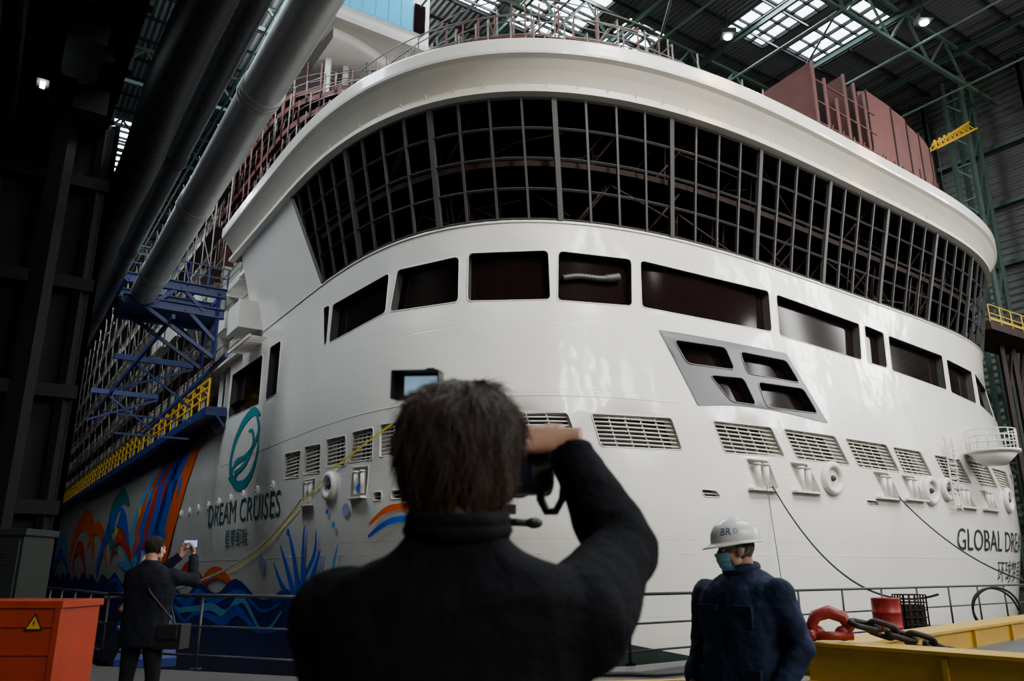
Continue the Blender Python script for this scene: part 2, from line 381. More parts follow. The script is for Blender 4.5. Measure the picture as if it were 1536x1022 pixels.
# ribbed ventilation hose hanging behind the glass line
ob.tube([S(17.3+i*.06,11.35+.006*i+.05*math.sin(i*.18),-.22) for i in range(38)],[.10+.03*(i%2)+(.04 if i>28 else 0) for i in range(38)],'hose',10)
ob.build('window_and_port_openings',ship); gb.build('port_grilles',ship)
db=MB()
def cut_trap():
    P=rpoly(trap,.05,2); hs=[rpoly(q,.24) for q in th]
    n=len(P); pts=[V(p) for p in P]; E=[(i,(i+1)%n) for i in range(n)]
    for h in hs:
        k=len(pts); pts+=[V(p) for p in h]; E+=[(k+i,k+(i+1)%len(h)) for i in range(len(h))]
    for i in range(44):
        for j in range(10):
            x=20.5+i*.22;y=6.95+j*.3
            if inpoly(x,y,P) and not any(inpoly(x,y,h) for h in hs): pts.append(V((x,y)))
    r=delaunay_2d_cdt(pts,E,[],0,1e-4); vs=r[0];fs=[]
    for f in r[2]:
        cx=sum(vs[i].x for i in f)/3;cy=sum(vs[i].y for i in f)/3
        if inpoly(cx,cy,P) and not any(inpoly(cx,cy,h) for h in hs): fs.append(tuple(f))
    db.mesh([S(v.x,v.y,.03) for v in vs],fs,'greyp',True)
cut_trap()
for w,z,r in [(6.7,4.55,.42),(29.4,4.9,.52),(36.95,4.85,.5),(45.8,4.9,.5),(38.5,5.0,.4)]:
    c=[ (w+math.cos(a)*r*1.05,z+math.sin(a)*r) for a in [2*math.pi*i/24 for i in range(24)]]
    db.tube([S(p[0],p[1],.06) for p in c],.15,'white',8,closed=True)
    hullpoly(db,[(w+math.cos(a)*r*.8,z+math.sin(a)*r*.8) for a in [2*math.pi*i/20 for i in range(20)]],.05,'soffit')
    db.ell(S(w,z,.08),(.12,.12,.12),'mull')
for i in range(9):
    w=-19+i*2.35
    c=[(w+math.cos(a)*.16,4.95+.02*i+math.sin(a)*.2) for a in [2*math.pi*k/14 for k in range(14)]]
    db.tube([S(p[0],p[1],.03) for p in c],.06,'white',6,closed=True); db.ell(S(w,4.95+.02*i,.02),(.1,.1,.12),'soffit')
for z,w0,w1,r in[(7.0,-10,21.5,.015),(2.0,-150,60,.012),(13.42,-6,66,.05)]:
    db.tube([S(w0+(w1-w0)*i/120,z,.0) for i in range(121)],r,'hull',5)
db.build('hull_fittings',ship)
# artwork & lettering
ab=MB()
hulltext(ab,'DREAM CRUISES',-11.6,3.85,12.7,1.15,'tealtext',slope=-.01)
hulltext(ab,'星夢郵輪',-7.8,2.6,4.1,.9,'tealtext')
hulltext(ab,'GLOBAL DREAM',39.0,2.35,9.9,.98,'navytext',slope=0)
hulltext(ab,'环球梦号',43.5,.9,4.4,1.05,'navytext')
stroke(ab,[(-3.3,8.9),(-4.6,9.25),(-6.3,8.9),(-7.6,7.9),(-7.7,6.7),(-6.6,5.8),(-5,5.6),(-3.6,6.1),(-3,7.0),(-3.2,7.9)],[.15,.5,.55,.5,.45,.5,.5,.4,.3,.1],'teal')
stroke(ab,[(-4.0,9.0),(-3.2,8.2),(-3.8,7.4),(-5.2,7.0),(-6.6,6.9),(-7.4,6.5)],[.1,.35,.3,.25,.35,.1],'teal',.035)
stroke(ab,[(-6.9,6.4),(-5.6,6.45),(-4.4,6.9),(-3.9,7.6),(-4.3,8.2),(-5,8.3)],[.1,.28,.3,.3,.25,.08],'teal',.035)
stroke(ab,[(-7.9,6.2),(-7.0,6.0),(-6.1,6.4)],[.05,.4,.1],'teal',.04)
for i,(c,o) in enumerate([('lblue',13.5),('orange',11.5),('ablue',9.5),('red',7.4),('ablue',5.6),('anavy',3.6),('ablue',2.0),('orange',0)]):
    stroke(ab,[(-15.0-o*.62,10.1),(-17.6-o*.85,8.2),(-20.2-o*1.0,6.0),(-22.6-o*1.1,3.6),(-25-o*1.15,1.2)],[.3,1.7,2.4,2.3,.9],c,.03+.004*i)
for (c,P,wd) in [('orange',[(-60,3.0),(-64,6),(-72,7.2),(-80,5.6),(-83,2.4)],[.6,2.4,2.2,2.0,.6]),('teal',[(-40,7.0),(-45,8),(-50,6.6),(-49,4.4),(-44,3.2)],[.3,1.6,1.8,1.4,.3]),
   ('ablue',[(-38,3.6),(-42,5.8),(-48,6),(-53,4),(-58,1)],[.5,1.6,2.0,1.6,.5]),('red',[(-36,1.6),(-39,3.6),(-44,4.4),(-48,2.2)],[.3,1.3,1.2,.2]),('orange',[(-50,2),(-54,4.8),(-60,5.8),(-66,4)],[.3,1.3,1.3,.3]),
   ('lblue',[(-86,2),(-92,5),(-100,6),(-108,3)],[.3,1.8,1.8,.3]),('ablue',[(-84,1),(-90,3.2),(-98,3.6),(-106,1)],[.5,1.6,1.6,.3]),('ayel',[(-44,6.6),(-46,5.2),(-42,4.2)],[.2,.9,.2]),('red',[(-66,1),(-70,3.6),(-76,4),(-80,1.4)],[.4,1.6,1.4,.3]),
   ('lblue',[(-30,1.2),(-33,2.2),(-38,1.8),(-44,2.2)],[.2,.8,.9,.1]),
   ('ayel',[(-14,1.2),(-9,1.35),(-5.3,1.7),(-.8,2.6),(2.5,3.6),(5,4.45),(6.8,5.1),(9,5.75),(10.9,6.4)],[.04,.07,.08,.08,.08,.07]),
   ('orange',[(-14,.5),(-11,1.3),(-8.5,1.3),(-6,.6)],[.2,.6,.6,.1]),('red',[(-20,.6),(-17,1.6),(-14.5,1.5),(-12,.7)],[.2,.6,.6,.1]),('orange',[(9.7,3.0),(10.8,3.5),(12.3,3.4),(13.2,2.7)],[.1,.22,.22,.1]),('ablue',[(9.6,2.6),(11,3.1),(12.6,3.0),(13.4,2.3)],[.1,.2,.2,.1]),
   ('ablue',[(3,-.2),(2.2,1.2),(1.3,2.5)],[.6,.5,.1]),('ablue',[(3.2,-.2),(3.0,1.6),(2.5,3.1)],[.6,.4,.1]),('ablue',[(3.6,-.2),(3.9,1.6),(4.4,3.2)],[.6,.4,.08]),('ablue',[(4.2,-.2),(4.9,1.1),(5.9,2.2)],[.6,.4,.08]),
   ('ablue',[(2.7,.1),(1.1,.9),(.2,1.8)],[.5,.35,.08]),('ablue',[(3.3,.8),(5.2,2.0),(5.6,3.0)],[.2,.25,.06]),('lblue',[(6.6,-.2),(6.9,1.4),(7.5,2.4)],[.3,.25,.05]),('lblue',[(6.4,-.2),(6,1.2),(6.3,2.0)],[.3,.2,.05])]:
    stroke(ab,P,wd,c,.068)
for (w,z,r,c) in [(8.1,3.6,.22,'lilac'),(-1.5,1.8,.38,'lilac'),(2.4,3.0,.15,'ablue'),(7.2,3.1,.12,'lblue'),(-34,6,.5,'ayel'),(9.0,4.3,.15,'ablue'),(6.6,3.6,.1,'ablue')]:
    hullpoly(ab,[(w+math.cos(a)*r*1.2,z+math.sin(a)*r) for a in [2*math.pi*k/18 for k in range(18)]],.075,c)
wv=[(-110+i*1.0,.55+.35*math.sin(i*.8)+.2*math.sin(i*.31+1)+(.3 if i<80 else 0)) for i in range(117)]
hullpoly(ab,[(-110,-7.9)]+[(w,z*(1 if w<3 else .6)) for w,z in wv]+[(6.5,-7.9)],.07,'anavy',1.0)
stroke(ab,[(w,z-.5) for w,z in wv[60:114:3]],[.1,.5,.3,.6,.3,.1],'ablue',.085)
stroke(ab,[(w,z-1.1+.3*math.sin(w)) for w,z in wv[66:114:3]],[.1,.3,.5,.3,.5,.1],'lblue',.09)
stroke(ab,[(w,z-1.5) for w,z in wv[80:112:3]],[.1,.5,.2,.6,.1],'ablue',.09)
hullpoly(ab,[(6.5,-7.9),(6.5,.1),(12,-.2),(17,-.55),(19,-.75),(22,-1.3),(40,-1.4),(66,-1.4),(66,-7.9)],.02,'boot',1.0)
ab.build('hull_artwork_and_lettering',ship)
gl=MB()
vs=[];fs=[];uv=[]
n1=14;n2=5
for j in range(n2+1):
    z=ZT+(18.05-ZT)*j/n2; we=4.5-1.7*(z-ZT)/4.5
    for i in range(n1+1):
        w=-5.5+(we+5.5)*i/n1; vs.append(S(w,z)); uv.append((w,z))
for j in range(n2):
    for i in range(n1):
        a=j*(n1+1)+i; fs.append((a,a+1,a+n1+2,a+n1+1))
gl.mesh(vs,fs,'hull',True,uv)
gl.poly([S(-5.5,ZT),S(-5.5,18),S(-5.5,18,-4),S(-5.5,ZT,-4)],'white')
gl.build('side_screen_wall',ship)
ml=MB()
def vm(w,z0,z1,wd,dp):
    q=[z0+(z1-z0)*i/4 for i in range(5)]
    for a,b in zip(q,q[1:]):
        nn=(S(w,a,1)-S(w,a)).normalized()
        ml.beam(S(w,a,-.02),S(w,b,-.02),wd,dp,'mull',up=nn)
ml.beam(S(4.5,ZT),S(2.8,18),.16,.16,'mull')
vm(3.45,16.3,18,.07,.12)
i=0;w=4.6
while w<67:
    vm(w,ZT,18,.19 if i%4==3 else .085,.16 if i%4==3 else .10); w+=1.15;i+=1
for j in range(5):
    z=ZT+.03+(18-ZT-.06)*j/4; w0=4.5-1.7*(z-ZT)/4.5; n=120
    ml.tube([S(w0+(67-w0)*i/n,z,-.02) for i in range(n+1)],.058,'mull',4,sm=False)
ml.build('panoramic_glazing_mullions',ship)
il=MB()
def band(mb,o0,z0,o1,z1,w0,w1,m,n=100,p0=None,p1=None,sm=True):
    vs=[]
    for i in range(n+1):
        w=w0+(w1-w0)*i/n; vs+=[S(w,z0,o0,p0),S(w,z1,o1,p1)]
    mb.mesh(vs,[(2*i,2*i+2,2*i+3,2*i+1) for i in range(n)],m,sm)
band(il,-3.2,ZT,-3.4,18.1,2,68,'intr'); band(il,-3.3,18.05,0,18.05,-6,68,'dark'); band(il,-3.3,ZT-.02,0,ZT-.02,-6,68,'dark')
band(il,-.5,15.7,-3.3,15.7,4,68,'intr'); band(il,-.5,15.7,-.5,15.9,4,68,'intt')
for i in range(170):
    w=4.5+random.random()*58; z=ZT+random.choice([0,2.3]); o=-random.uniform(.6,2.6)
    k=random.random(); mm=random.choice(['intt','intt','rustd','rustd' if random.random()<.3 else 'intt'])
    if k<.4: il.tube([S(w,z,o),S(w,z+2.2,o)],.05,mm,5)
    elif k<.75: il.tube([S(w,z+random.uniform(.3,2),o),S(w+random.uniform(1.5,4),z+random.uniform(.3,2),o-.2)],.045,mm,5)
    else: il.tube([S(w,z+.1,o),S(w+1.8,z+2.1,o)],.045,mm,5)
il.build('unfinished_lounge_interior',ship)
# rim
rb=MB(); RW0,RW1=-7.,69.; p18=LV[-1][1:]
prof=[(0.0,18.0),(.30,18.05),(.30,18.22),(.06,18.26),(.06,18.5),(.35,18.9),(.62,19.22),(.78,19.32),(.80,19.42),(.80,19.86),(.74,19.95),(.60,20.0),(-4.5,20.0)]
vs=[];n=190
for i in range(n+1):
    w=RW0+(RW1-RW0)*i/n
    for o,z in prof: vs.append(S(w,z,o,p18))
k=len(prof)
for a in range(k-1):
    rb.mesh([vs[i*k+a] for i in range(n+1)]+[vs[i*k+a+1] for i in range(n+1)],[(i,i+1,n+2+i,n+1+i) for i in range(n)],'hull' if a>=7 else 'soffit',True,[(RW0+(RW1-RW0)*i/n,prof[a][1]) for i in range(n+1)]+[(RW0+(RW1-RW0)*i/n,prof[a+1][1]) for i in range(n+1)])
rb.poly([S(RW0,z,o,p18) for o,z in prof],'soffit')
for i in range(66):
    w=-5+i*1.1; rb.beam(S(w,18.26,.06),S(w,18.5,.22),.05,.05,'soffit')
rb.build('aft_sun_deck_rim',ship)
dk=MB(); dk.poly([S(i*68/80,20.0,-4.4,p18) for i in range(81)]+[W3(52,120,20),W3(13,120,20)],'rustd'); dk.build('open_deck',ship)
# terraces above
tb=MB()
TR=[(22.8,(32,20.8,2.4,40,14.0)),(25.6,(32,20.5,2.4,44,13.0)),(28.4,(32,20.2,2.4,48,13.0)),(31.2,(32,19.8,2.4,52,12))]
for zi,(z,p) in enumerate(TR):
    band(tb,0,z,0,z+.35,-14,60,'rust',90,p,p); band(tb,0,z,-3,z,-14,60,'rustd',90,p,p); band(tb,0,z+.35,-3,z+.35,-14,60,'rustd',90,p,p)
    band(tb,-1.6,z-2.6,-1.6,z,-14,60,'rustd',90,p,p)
    w=-14
    while w<60:
        h=random.choice([1.1,1.1,1.4,2.0]); tb.tube([S(w,z-2.4 if random.random()<.5 else z,.05,p),S(w,z+.35+h,.05,p)],.045,random.choice(['scaf','rust','rust']),5)
        if random.random()<.4: tb.tube([S(w,z-2.4,-.2,p),S(w+1.3,z+.2,-.2,p)],.035,'scaf',5)
        w+=1.3
    for h in(.8,1.35): tb.tube([S(-14+74*i/90,z+h,.05,p) for i in range(91)],.03,'scaf',5)
tb.build('terraced_upper_decks',ship)
# scaffolding on rim
sb=MB()
w=-6
while w<66:
    dense=6<w<24
    h=random.choice([1.2,1.3,1.8,2.2] if dense else [1.1,1.1,1.5]); o=-.5
    sb.tube([S(w,20,o,p18),S(w,20+h,o,p18)],.035,'scaf',5)
    if dense:
        sb.tube([S(w,20,-2.2,p18),S(w,20+h+1.8,-2.2,p18)],.035,'scaf',5)
        sb.tube([S(w+.6,20,-3.4,p18),S(w+.6,20+h+3,-3.4,p18)],.04,'rust',5)
        if random.random()<.6: sb.tube([S(w,20.2,o,p18),S(w+1.2,21.6+random.random(),o-.6,p18)],.03,'scaf',5)
        if random.random()<.5: sb.tube([S(w,20+h,o,p18),S(w,20+h,-2.2,p18)],.03,'scaf',5)
        if random.random()<.4: sb.beam(S(w,21.2,-1.2,p18),S(w+2.4,21.2,-1.2,p18),.9,.05,'rust')
    w+=random.choice([.9,1.2,1.3])
for h,o in[(.5,-.5),(1.05,-.5)]: sb.tube([S(-6+72*i/100,20+h,o,p18) for i in range(101)],.028,'scaf',5)
for h,o,a,b in[(1.9,-.5,8,22),(2.2,-2.2,6,24),(3.3,-2.2,7,23),(3.9,-3.4,6,26),(5,-3.4,8,24)]: sb.tube([S(a+(b-a)*i/30,20+h,o,p18) for i in range(31)],.03,'scaf',5)
band(sb,-3.6,20,-3.6,21.9,7,15,'rust',20,p18,p18)
sb.build('rim_scaffolding',ship)
# primer-red steel walls
wb=MB()
w=33.0
while w<59:
    L=random.uniform(1.8,3.4); top=26.4-max(0,(w-36))*.02+random.uniform(-.2,.3)
    if w<36:
        for k in range(3):
            ww=w+k*.9; a=S(ww,20,-1.4,p18);b=S(ww,20,-4.5,p18); tt=top-[.6,1.4,2.4][k]*(.8 if w<34.5 else .2)
            wb.poly([a,b,b+V((0,0,tt-20.5)),a+V((0,0,tt-20.2))],'rustd' if k==1 else 'rust')
            wb.beam(a,a+V((0,0,tt-20.2)),.14,.14,'rust')
            for zz in(21.2,22.4,23.6,24.8): wb.tube([S(ww,zz,-1.4,p18),S(ww+.9,zz,-1.4,p18)],.05,'rust',5)
            wb.tube([S(ww,20.4,-1.2,p18),S(ww+.9,22.4,-1.2,p18)],.04,'rust',5)
    else:
        vs=[];m=4
        for i in range(m+1):
            ww=w+L*i/m; vs+=[S(ww,20,-1.7,p18),S(ww,top,-1.7,p18)]
        wb.mesh(vs,[(2*i,2*i+2,2*i+3,2*i+1) for i in range(m)],'rust',False)
        wb.beam(S(w,20,-1.68,p18),S(w,top,-1.68,p18),.06,.10,'rustd')
        wb.beam(S(w,20,-1.9,p18),S(w,top,-1.9,p18),.5,.10,'rust')
        for k in range(3):
            ww=w+L*k/3; wb.tube([S(ww,20,-1.1,p18),S(ww,20+random.choice([1.6,2.2,2.8]),-1.1,p18)],.05,'rust',5)
        for zz in(21.4,): wb.tube([S(w,zz,-1.1,p18),S(w+L,zz,-1.1,p18)],.035,'rustd',5)
    w+=L if w>=36 else 2.7
for k in range(8):
    ww=59.2+k*.7; wb.tube([S(ww,20,-1.6,p18),S(ww,25.2-k*.35,-1.6,p18)],.06,'rust',5); wb.tube([S(ww,20+k%3,-1.6,p18),S(ww+.7,22+k%3,-1.6,p18)],.05,'rust',5)
for zz in(21.5,23,24): wb.tube([S(59,zz,-1.6,p18),S(64-(zz-21)*.8,zz,-1.6,p18)],.05,'rust',5)
wb.build('primer_steel_bulkheads',ship)
# side superstructure
sd=MB()
for zi,z in enumerate([13.2,16.0,18.8,21.6,24.4,27.2,30.0,32.8]):
    s0=11.6+.25*zi; m='white' if z<20 else 'rust'
    for (a,b,mm) in [(44 if z<20 else 56,62,m),(62,180,'white')]:
        sd.beam(W3(s0,a,z),W3(s0,b,z),1.6,.3,mm)
        sd.beam(W3(s0-.75,a,z+1.1),W3(s0-.75,b,z+1.1),.05,.06,'scaf'); sd.beam(W3(s0-.75,a,z+.6),W3(s0-.75,b,z+.6),.04,.04,'scaf')
        t=a
        while t<b:
            sd.beam(W3(s0+.2,t,z),W3(s0+.2,t,z+2.8),1.3,.08,mm,up=DX); t+=3.2 if t<90 else 6.4
            sd.beam(W3(s0-.75,t,z),W3(s0-.75,t,z+1.1),.05,.05,'scaf')
sd.poly([W3(12.9,40,11),W3(12.9,180,11),W3(14.5,180,36),W3(14.5,56,36),W3(13.4,56,21),W3(13,40,20)],'rustd')
sd.poly([W3(11.2,44,10.5),W3(11.2,180,10.5),W3(13,180,10.5),W3(13,44,10.5)],'dark')
sd.poly([W3(11.2,47.5,10.5),W3(11.2,47.5,13.2),W3(13.5,47.5,13.2),W3(13.5,47.5,10.5)],'white')
for i in range(26):
    t=49+i*4.5; sd.beam(W3(11.4,t,10.5),W3(11.4,t,13.2),.25,.35,'white')
    sd.beam(W3(11.4,t,12.2),W3(12.8,t,13.1),.12,.12,'white')
sd.box(W3(10.6,41.5,14.3),(.75,1.1,.75),'white',(PX,DX,UZ)); sd.box(W3(10.6,45,14.9),(.6,1.0,.5),'white',(PX,DX,UZ))
for k in range(10): sd.beam(W3(10.2,42.6+k*.35,16.9),W3(11.6,42.6+k*.35,16.9),.08,.08,'soffit')
for k in range(9): sd.beam(W3(10.3,39.6+k*.45,12.9),W3(11.3,39.6+k*.45,12.9),.06,.12,'soffit')
sd.beam(W3(10.25,39.4,12.9),W3(10.25,43.6,12.9),.08,.16,'soffit'); sd.beam(W3(10.2,42.4,16.9),W3(10.2,46,16.9),.08,.2,'soffit')
for k in range(3): sd.box(W3(10.4+.1*k,52+k*6,17.2+k*.7),(.9,1.8,1.0),'white',(PX,DX,UZ))
sd.build('side_superstructure_decks',ship)
sc=MB()
for s in (9.7,10.5):
    t=48
    while t<130:
        sc.tube([W3(s,t,11.5),W3(s,t,30 if t>56 else 27)],.05,'scaf',5); t+=2.6 if t<80 else 5
for z in [13.6,16.4,19.2,22,24.8,27.6]:
    for s in(9.7,10.5): sc.tube([W3(s,48,z+.9),W3(s,130,z+.9)],.04,'scaf',5)
    sc.beam(W3(10.1,48,z),W3(10.1,130,z),.8,.06,'rustd')
    for i in range(12): 
        t=48+i*5.2; sc.tube([W3(9.7,t,z),W3(9.7,t+2.6,z+2.8)],.035,'scaf',5)
sc.build('side_scaffolding',ship)
# upper cabin block with filmed glazing
ub=MB()
ub.box(W3(17.2,62,37.1),(3.5,20.5,2.3),'white',(PX,DX,UZ))
for k in range(6): ub.box(W3(14.5+k*.9,41.42,37.4),(.41,.06,1.35),'cyan',(PX,DX,UZ))
ub.box(W3(19.95,41.42,37.2),(.4,.06,1.1),'wglass',(PX,DX,UZ))
for k in range(18): ub.box(W3(13.65,43.5+k*2.1,37.4),(.06,.95,1.3),'cyan',(PX,DX,UZ))
ub.beam(W3(13.6,41.3,34.8),W3(20.8,41.3,34.8),.5,.4,'white'); ub.beam(W3(13.6,41.3,34.8),W3(13.6,82,34.8),.5,.4,'white')
N=16
vs=[]
for i in range(N+1):
    a=i/N*math.pi/2; s=14.2+5.8*math.sin(a); z=29.8+4.2*math.cos(a)*.9
    vs+=[W3(s,41.8,z),W3(s,41.8,z+.75),W3(s,46,z+1.2),W3(s,46,z)]
ub.mesh(vs,[(4*i,4*i+4,4*i+5,4*i+1) for i in range(N)]+[(4*i+1,4*i+5,4*i+6,4*i+2) for i in range(N)]+[(4*i,4*i+3,4*i+7,4*i+4) for i in range(N)],'white',True)
for k in range(5): ub.beam(W3(14.8+k*1.2,44,28.6),W3(14.8+k*1.2,44,34.8),.35,.35,'white')
ub.build('upper_cabin_block',ship)
pb=MB()
c=S(41.3,6.75,1.1); 
pb.tube([c,c+V((0,0,.12))],[1.15,1.15],'white',24); pb.tube([c-V((0,0,.55)),c],[.5,1.05],'white',24)
for a in range(14):
    q=c+V((math.cos(a*math.tau/14)*1.05,math.sin(a*math.tau/14)*1.05,0)); pb.tube([q,q+V((0,0,1.05))],.025,'white',5)
for h in(.45,.75,1.05): pb.tube([c+V((math.cos(a*math.tau/24)*1.05,math.sin(a*math.tau/24)*1.05,h)) for a in range(24)],.025,'white',5,closed=True)
for k in range(14): pb.beam(S(38.6,4.2+k*.22,.25),S(39.3,4.2+k*.22,.25),.05,.05,'white')
for w in(38.6,39.3): pb.beam(S(w,4.1,.25),S(w,7.4,.25),.06,.06,'white')
pb.build('pilot_platform_and_ladder',ship)
# ------------------------------------------------------------------ gangway along side
gw=MB()
gw.beam(W3(10.5,46,10.1),W3(10.5,185,10.1),1.1,.5,'blue')
for h in(10.9,11.45,11.9): gw.beam(W3(10.0,46,h),W3(10.0,185,h),.10,.12,'yellow')
t=46
while t<185: gw.beam(W3(10.0,t,10.3),W3(10.0,t,11.9),.1,.1,'yellow'); t+=2
t=46
while t<110: gw.beam(W3(10.0,t,10.9),W3(10.0,t+2,11.9),.05,.05,'yellow'); gw.beam(W3(10.5,t,9.9),W3(11.05,t,9.2),.12,.12,'blue'); t+=2
gw.build('yellow_gangway',ship)
bp=MB(); D_=-.6
for t in(36.8,39.2):
    bp.ibeam(W3(4.6+D_,t,13.9),W3(8.9+D_,t,13.9),.3,.4,'blue'); bp.ibeam(W3(4.6+D_,t,12.9),W3(8.9+D_,t,12.9),.3,.4,'blue')
    for a,b in[((4.7,13.9),(5.8,12.9)),((5.8,12.9),(6.9,13.9)),((6.9,13.9),(8,12.9)),((8.6,13.9),(8.6,10.8)),((5.2,12.9),(8.6,10.8)),((7.2,12.9),(8.6,11.6))]:
        bp.beam(W3(a[0]+D_,t,a[1]),W3(b[0]+D_,t,b[1]),.16,.16,'blue')
for s in(4.6,6.6,8.8):
    for z in(12.9,13.9): bp.beam(W3(s+D_,36.8,z),W3(s+D_,39.2,z),.15,.2,'blue')
bp.beam(W3(6.7+D_,36.8,12.9),W3(6.7+D_,39.2,12.9),4.2,.06,'blue',up=UZ)
for z in(14.6,15.1): bp.beam(W3(4.6+D_,36.7,z),W3(8.9+D_,36.7,z),.05,.05,'blue')
for k in range(6): bp.beam(W3(4.6+k*.86+D_,36.7,14),W3(4.6+k*.86+D_,36.7,15.1),.05,.05,'blue')
for t in(46,56): 
    bp.beam(W3(5,t,12.5),W3(9,t,12.5),.2,.3,'blue'); bp.beam(W3(5,t,10.6),W3(9,t,12.3),.12,.12,'blue'); bp.beam(W3(6,t,12.3),W3(9,t,10.2),.12,.12,'blue')
bp.beam(W3(8.4,36,10.8),W3(9,62,10.6),.14,.2,'blue'); bp.beam(W3(6,36,12.2),W3(6,62,12.2),.14,.2,'blue')
for z in (9.4,8.4): bp.beam(W3(5.5,46,z),W3(9.2,46,z),.08,.1,'blue')
bp.build('blue_work_platform')
# ------------------------------------------------------------------ pipes
def pipe(name,s,z0,z1,t0,t1,r,m,rib=0,coup=()):
    b=MB(); n=int((t1-t0)/(.16 if rib else 1)); P=[];R=[]
    for i in range(n+1):
        t=t0+(t1-t0)*i/n; P.append(W3(s+(.05*math.sin(t*.6) if rib else 0),t,z0+(z1-z0)*i/n)); R.append(r*(1+(rib if i%2 else 0)))
    b.tube(P,R,m,28)
    for c in coup:
        f=(c-t0)/(t1-t0); q=W3(s,c,z0+(z1-z0)*f)
        for d in(-.22,.0,.22): b.tube([q+DX*(d-.07),q+DX*(d+.07)],[r*1.08,r*1.08],m,28)
        b.beam(q+UZ*r,q+UZ*(r+1.0),.08,.12,'dsteel')
    b.build(name)
pipe('steel_pipe',4.75,14.6,13.2,4,36.4,.55,'pipe',0,(12,19.5,27,34))
pipe('steel_pipe',3.55,14.2,13.6,4,50,.36,'pipe2',0,(14,24.5,33,43))
pipe('flexible_air_duct',2.45,13.1,12.8,2,46,.50,'duct',.09)
# overhead gallery structure on left quay
og=MB()
og.box(W3(-5.2,30,15.0),(6.8,38,.25),'dsteel',(PX,DX,UZ))
for t in range(-6,68,3): og.ibeam(W3(-11,t,14.5),W3(1.7,t,14.5),.3,.5,'dsteel')
for s in(-8,-4,-1,1.4): og.ibeam(W3(s,-8,14.1),W3(s,68,14.1),.3,.5,'dsteel')
for k in range(12):
    t=6+k*3.2; og.box(W3(.1+.4*(k%3),t,13.2),(.4,.9,.35),random.choice(['dsteel','dsteel','duct']),(PX,DX,UZ))
for k in range(6): og.tube([W3(-.8-.5*k,-5,13.4-.1*k),W3(-.8-.5*k,60,13.4-.1*k)],.09+.03*(k%2),'duct',8)
og.poly([W3(1.65,24,0),W3(1.65,90,0),W3(1.65,90,14.8),W3(1.65,24,14.8)],'dsteel'); og.poly([W3(1.65,24,0),W3(-12,24,0),W3(-12,24,14.8),W3(1.65,24,14.8)],'dsteel')
for t in range(24,90,6): og.ibeam(W3(1.75,t,0),W3(1.75,t,14),.3,.3,'dsteel')
for k in range(5): og.beam(W3(1.5-1.2*k,23.8,0),W3(1.5-1.2*k,23.8,14),.2,.3,'dsteel')
for z in(3,6,9,12): og.beam(W3(-8,23.7,z),W3(1.8,23.7,z),.25,.35,'dsteel')
for (s,t) in ((-2,16),(-2,30),(0.5,22)): og.beam(W3(s,t,0),W3(s,t,14.4),.4,.4,'dsteel')
og.build('overhead_service_gallery')
lt=MB()
for (s,t,z) in((.2,11,13.6),(-.2,20,12.6)):
    lt.box(W3(s,t,z),(.05,.09,.04),'lampe',(PX,DX,UZ)); lt.box(W3(s,t,z+.09),(.13,.2,.04),'dsteel',(PX,DX,UZ)); lt.beam(W3(s,t,z+.1),W3(s,t,14.2),.04,.04,'dsteel')
lt.build('gallery_light_fittings')
# ------------------------------------------------------------------ HALL
fl=MB()
edge=[(2,200),(2,15),(4.4,11.7),(9,10.3),(25,11.6),(58,13.5)]
fl.poly([W3(s,t,0) for s,t in [(-30,-45),(75,-45),(75,13.5),(58,13.5),(25,11.6),(9,10.3),(4.4,11.7),(2,15),(2,200),(-30,200)]],'floor')
fl.poly([W3(s,t,0) for s,t in [(58,13.5),(75,13.5),(75,200),(58,200)]],'floor')
for a,b in zip(edge,edge[1:]): fl.poly([W3(*a,0),W3(*b,0),W3(*b,-9),W3(*a,-9)],'concrete')
fl.poly([W3(58,13.5,0),W3(58,200,0),W3(58,200,-9),W3(58,13.5,-9)],'concrete')
fl.poly([W3(0,5,-9),W3(60,5,-9),W3(60,200,-9),W3(0,200,-9)],'concrete')
fl.build('floor')
ms=MB()
def strip(a,b,w,m,z=.006):
    d=(b-a).normalized(); n=V((-d.y,d.x,0))*w/2; ms.poly([a+n+UZ*z,b+n+UZ*z,b-n+UZ*z,a-n+UZ*z],m)
strip(V((-1,11.3,0)),V((2.3,11.9,0)),.14,'yellow'); strip(V((2.3,11.9,0)),V((16,22.2,0)),.14,'yellow')
ms.build('floor_marking_line')
w_=MB(); w_.poly([W3(66,-45,0),W3(66,200,0),W3(66,200,43),W3(66,-45,43)],'wall')
w_.build('wall_right')
w_=MB(); w_.poly([W3(-30,200,-9),W3(75,200,-9),W3(75,200,43),W3(-30,200,43)],'wall'); w_.build('wall_far')
w_=MB(); w_.poly([W3(-28,-45,0),W3(-28,200,0),W3(-28,200,43),W3(-28,-45,43)],'wall'); w_.build('wall_left')
w_=MB(); w_.poly([W3(-30,-45,0),W3(75,-45,0),W3(75,-45,43),W3(-30,-45,43)],'wall'); w_.build('wall_back')
GS=(-2,5,12,21,33,45)
gwx=MB()
for s in GS:
    gwx.box(W3(s,-44.8,27),(1.4,.05,11.5),'gatew',(PX,DX,UZ))
    for k in range(9): gwx.beam(W3(s-1.5,-44.6,15.5+k*2.9),W3(s+1.5,-44.6,15.5+k*2.9),.12,.15,'green')
    for o in(-1.45,0,1.45): gwx.beam(W3(s+o,-44.6,15.4),W3(s+o,-44.6,38.7),.12,.12,'green')
gwx.build('window_gate_strips')
RS=(-26,-17,-9,-1,6)  # unseen glowing panes, added for hull reflections and side light
gwx=MB()
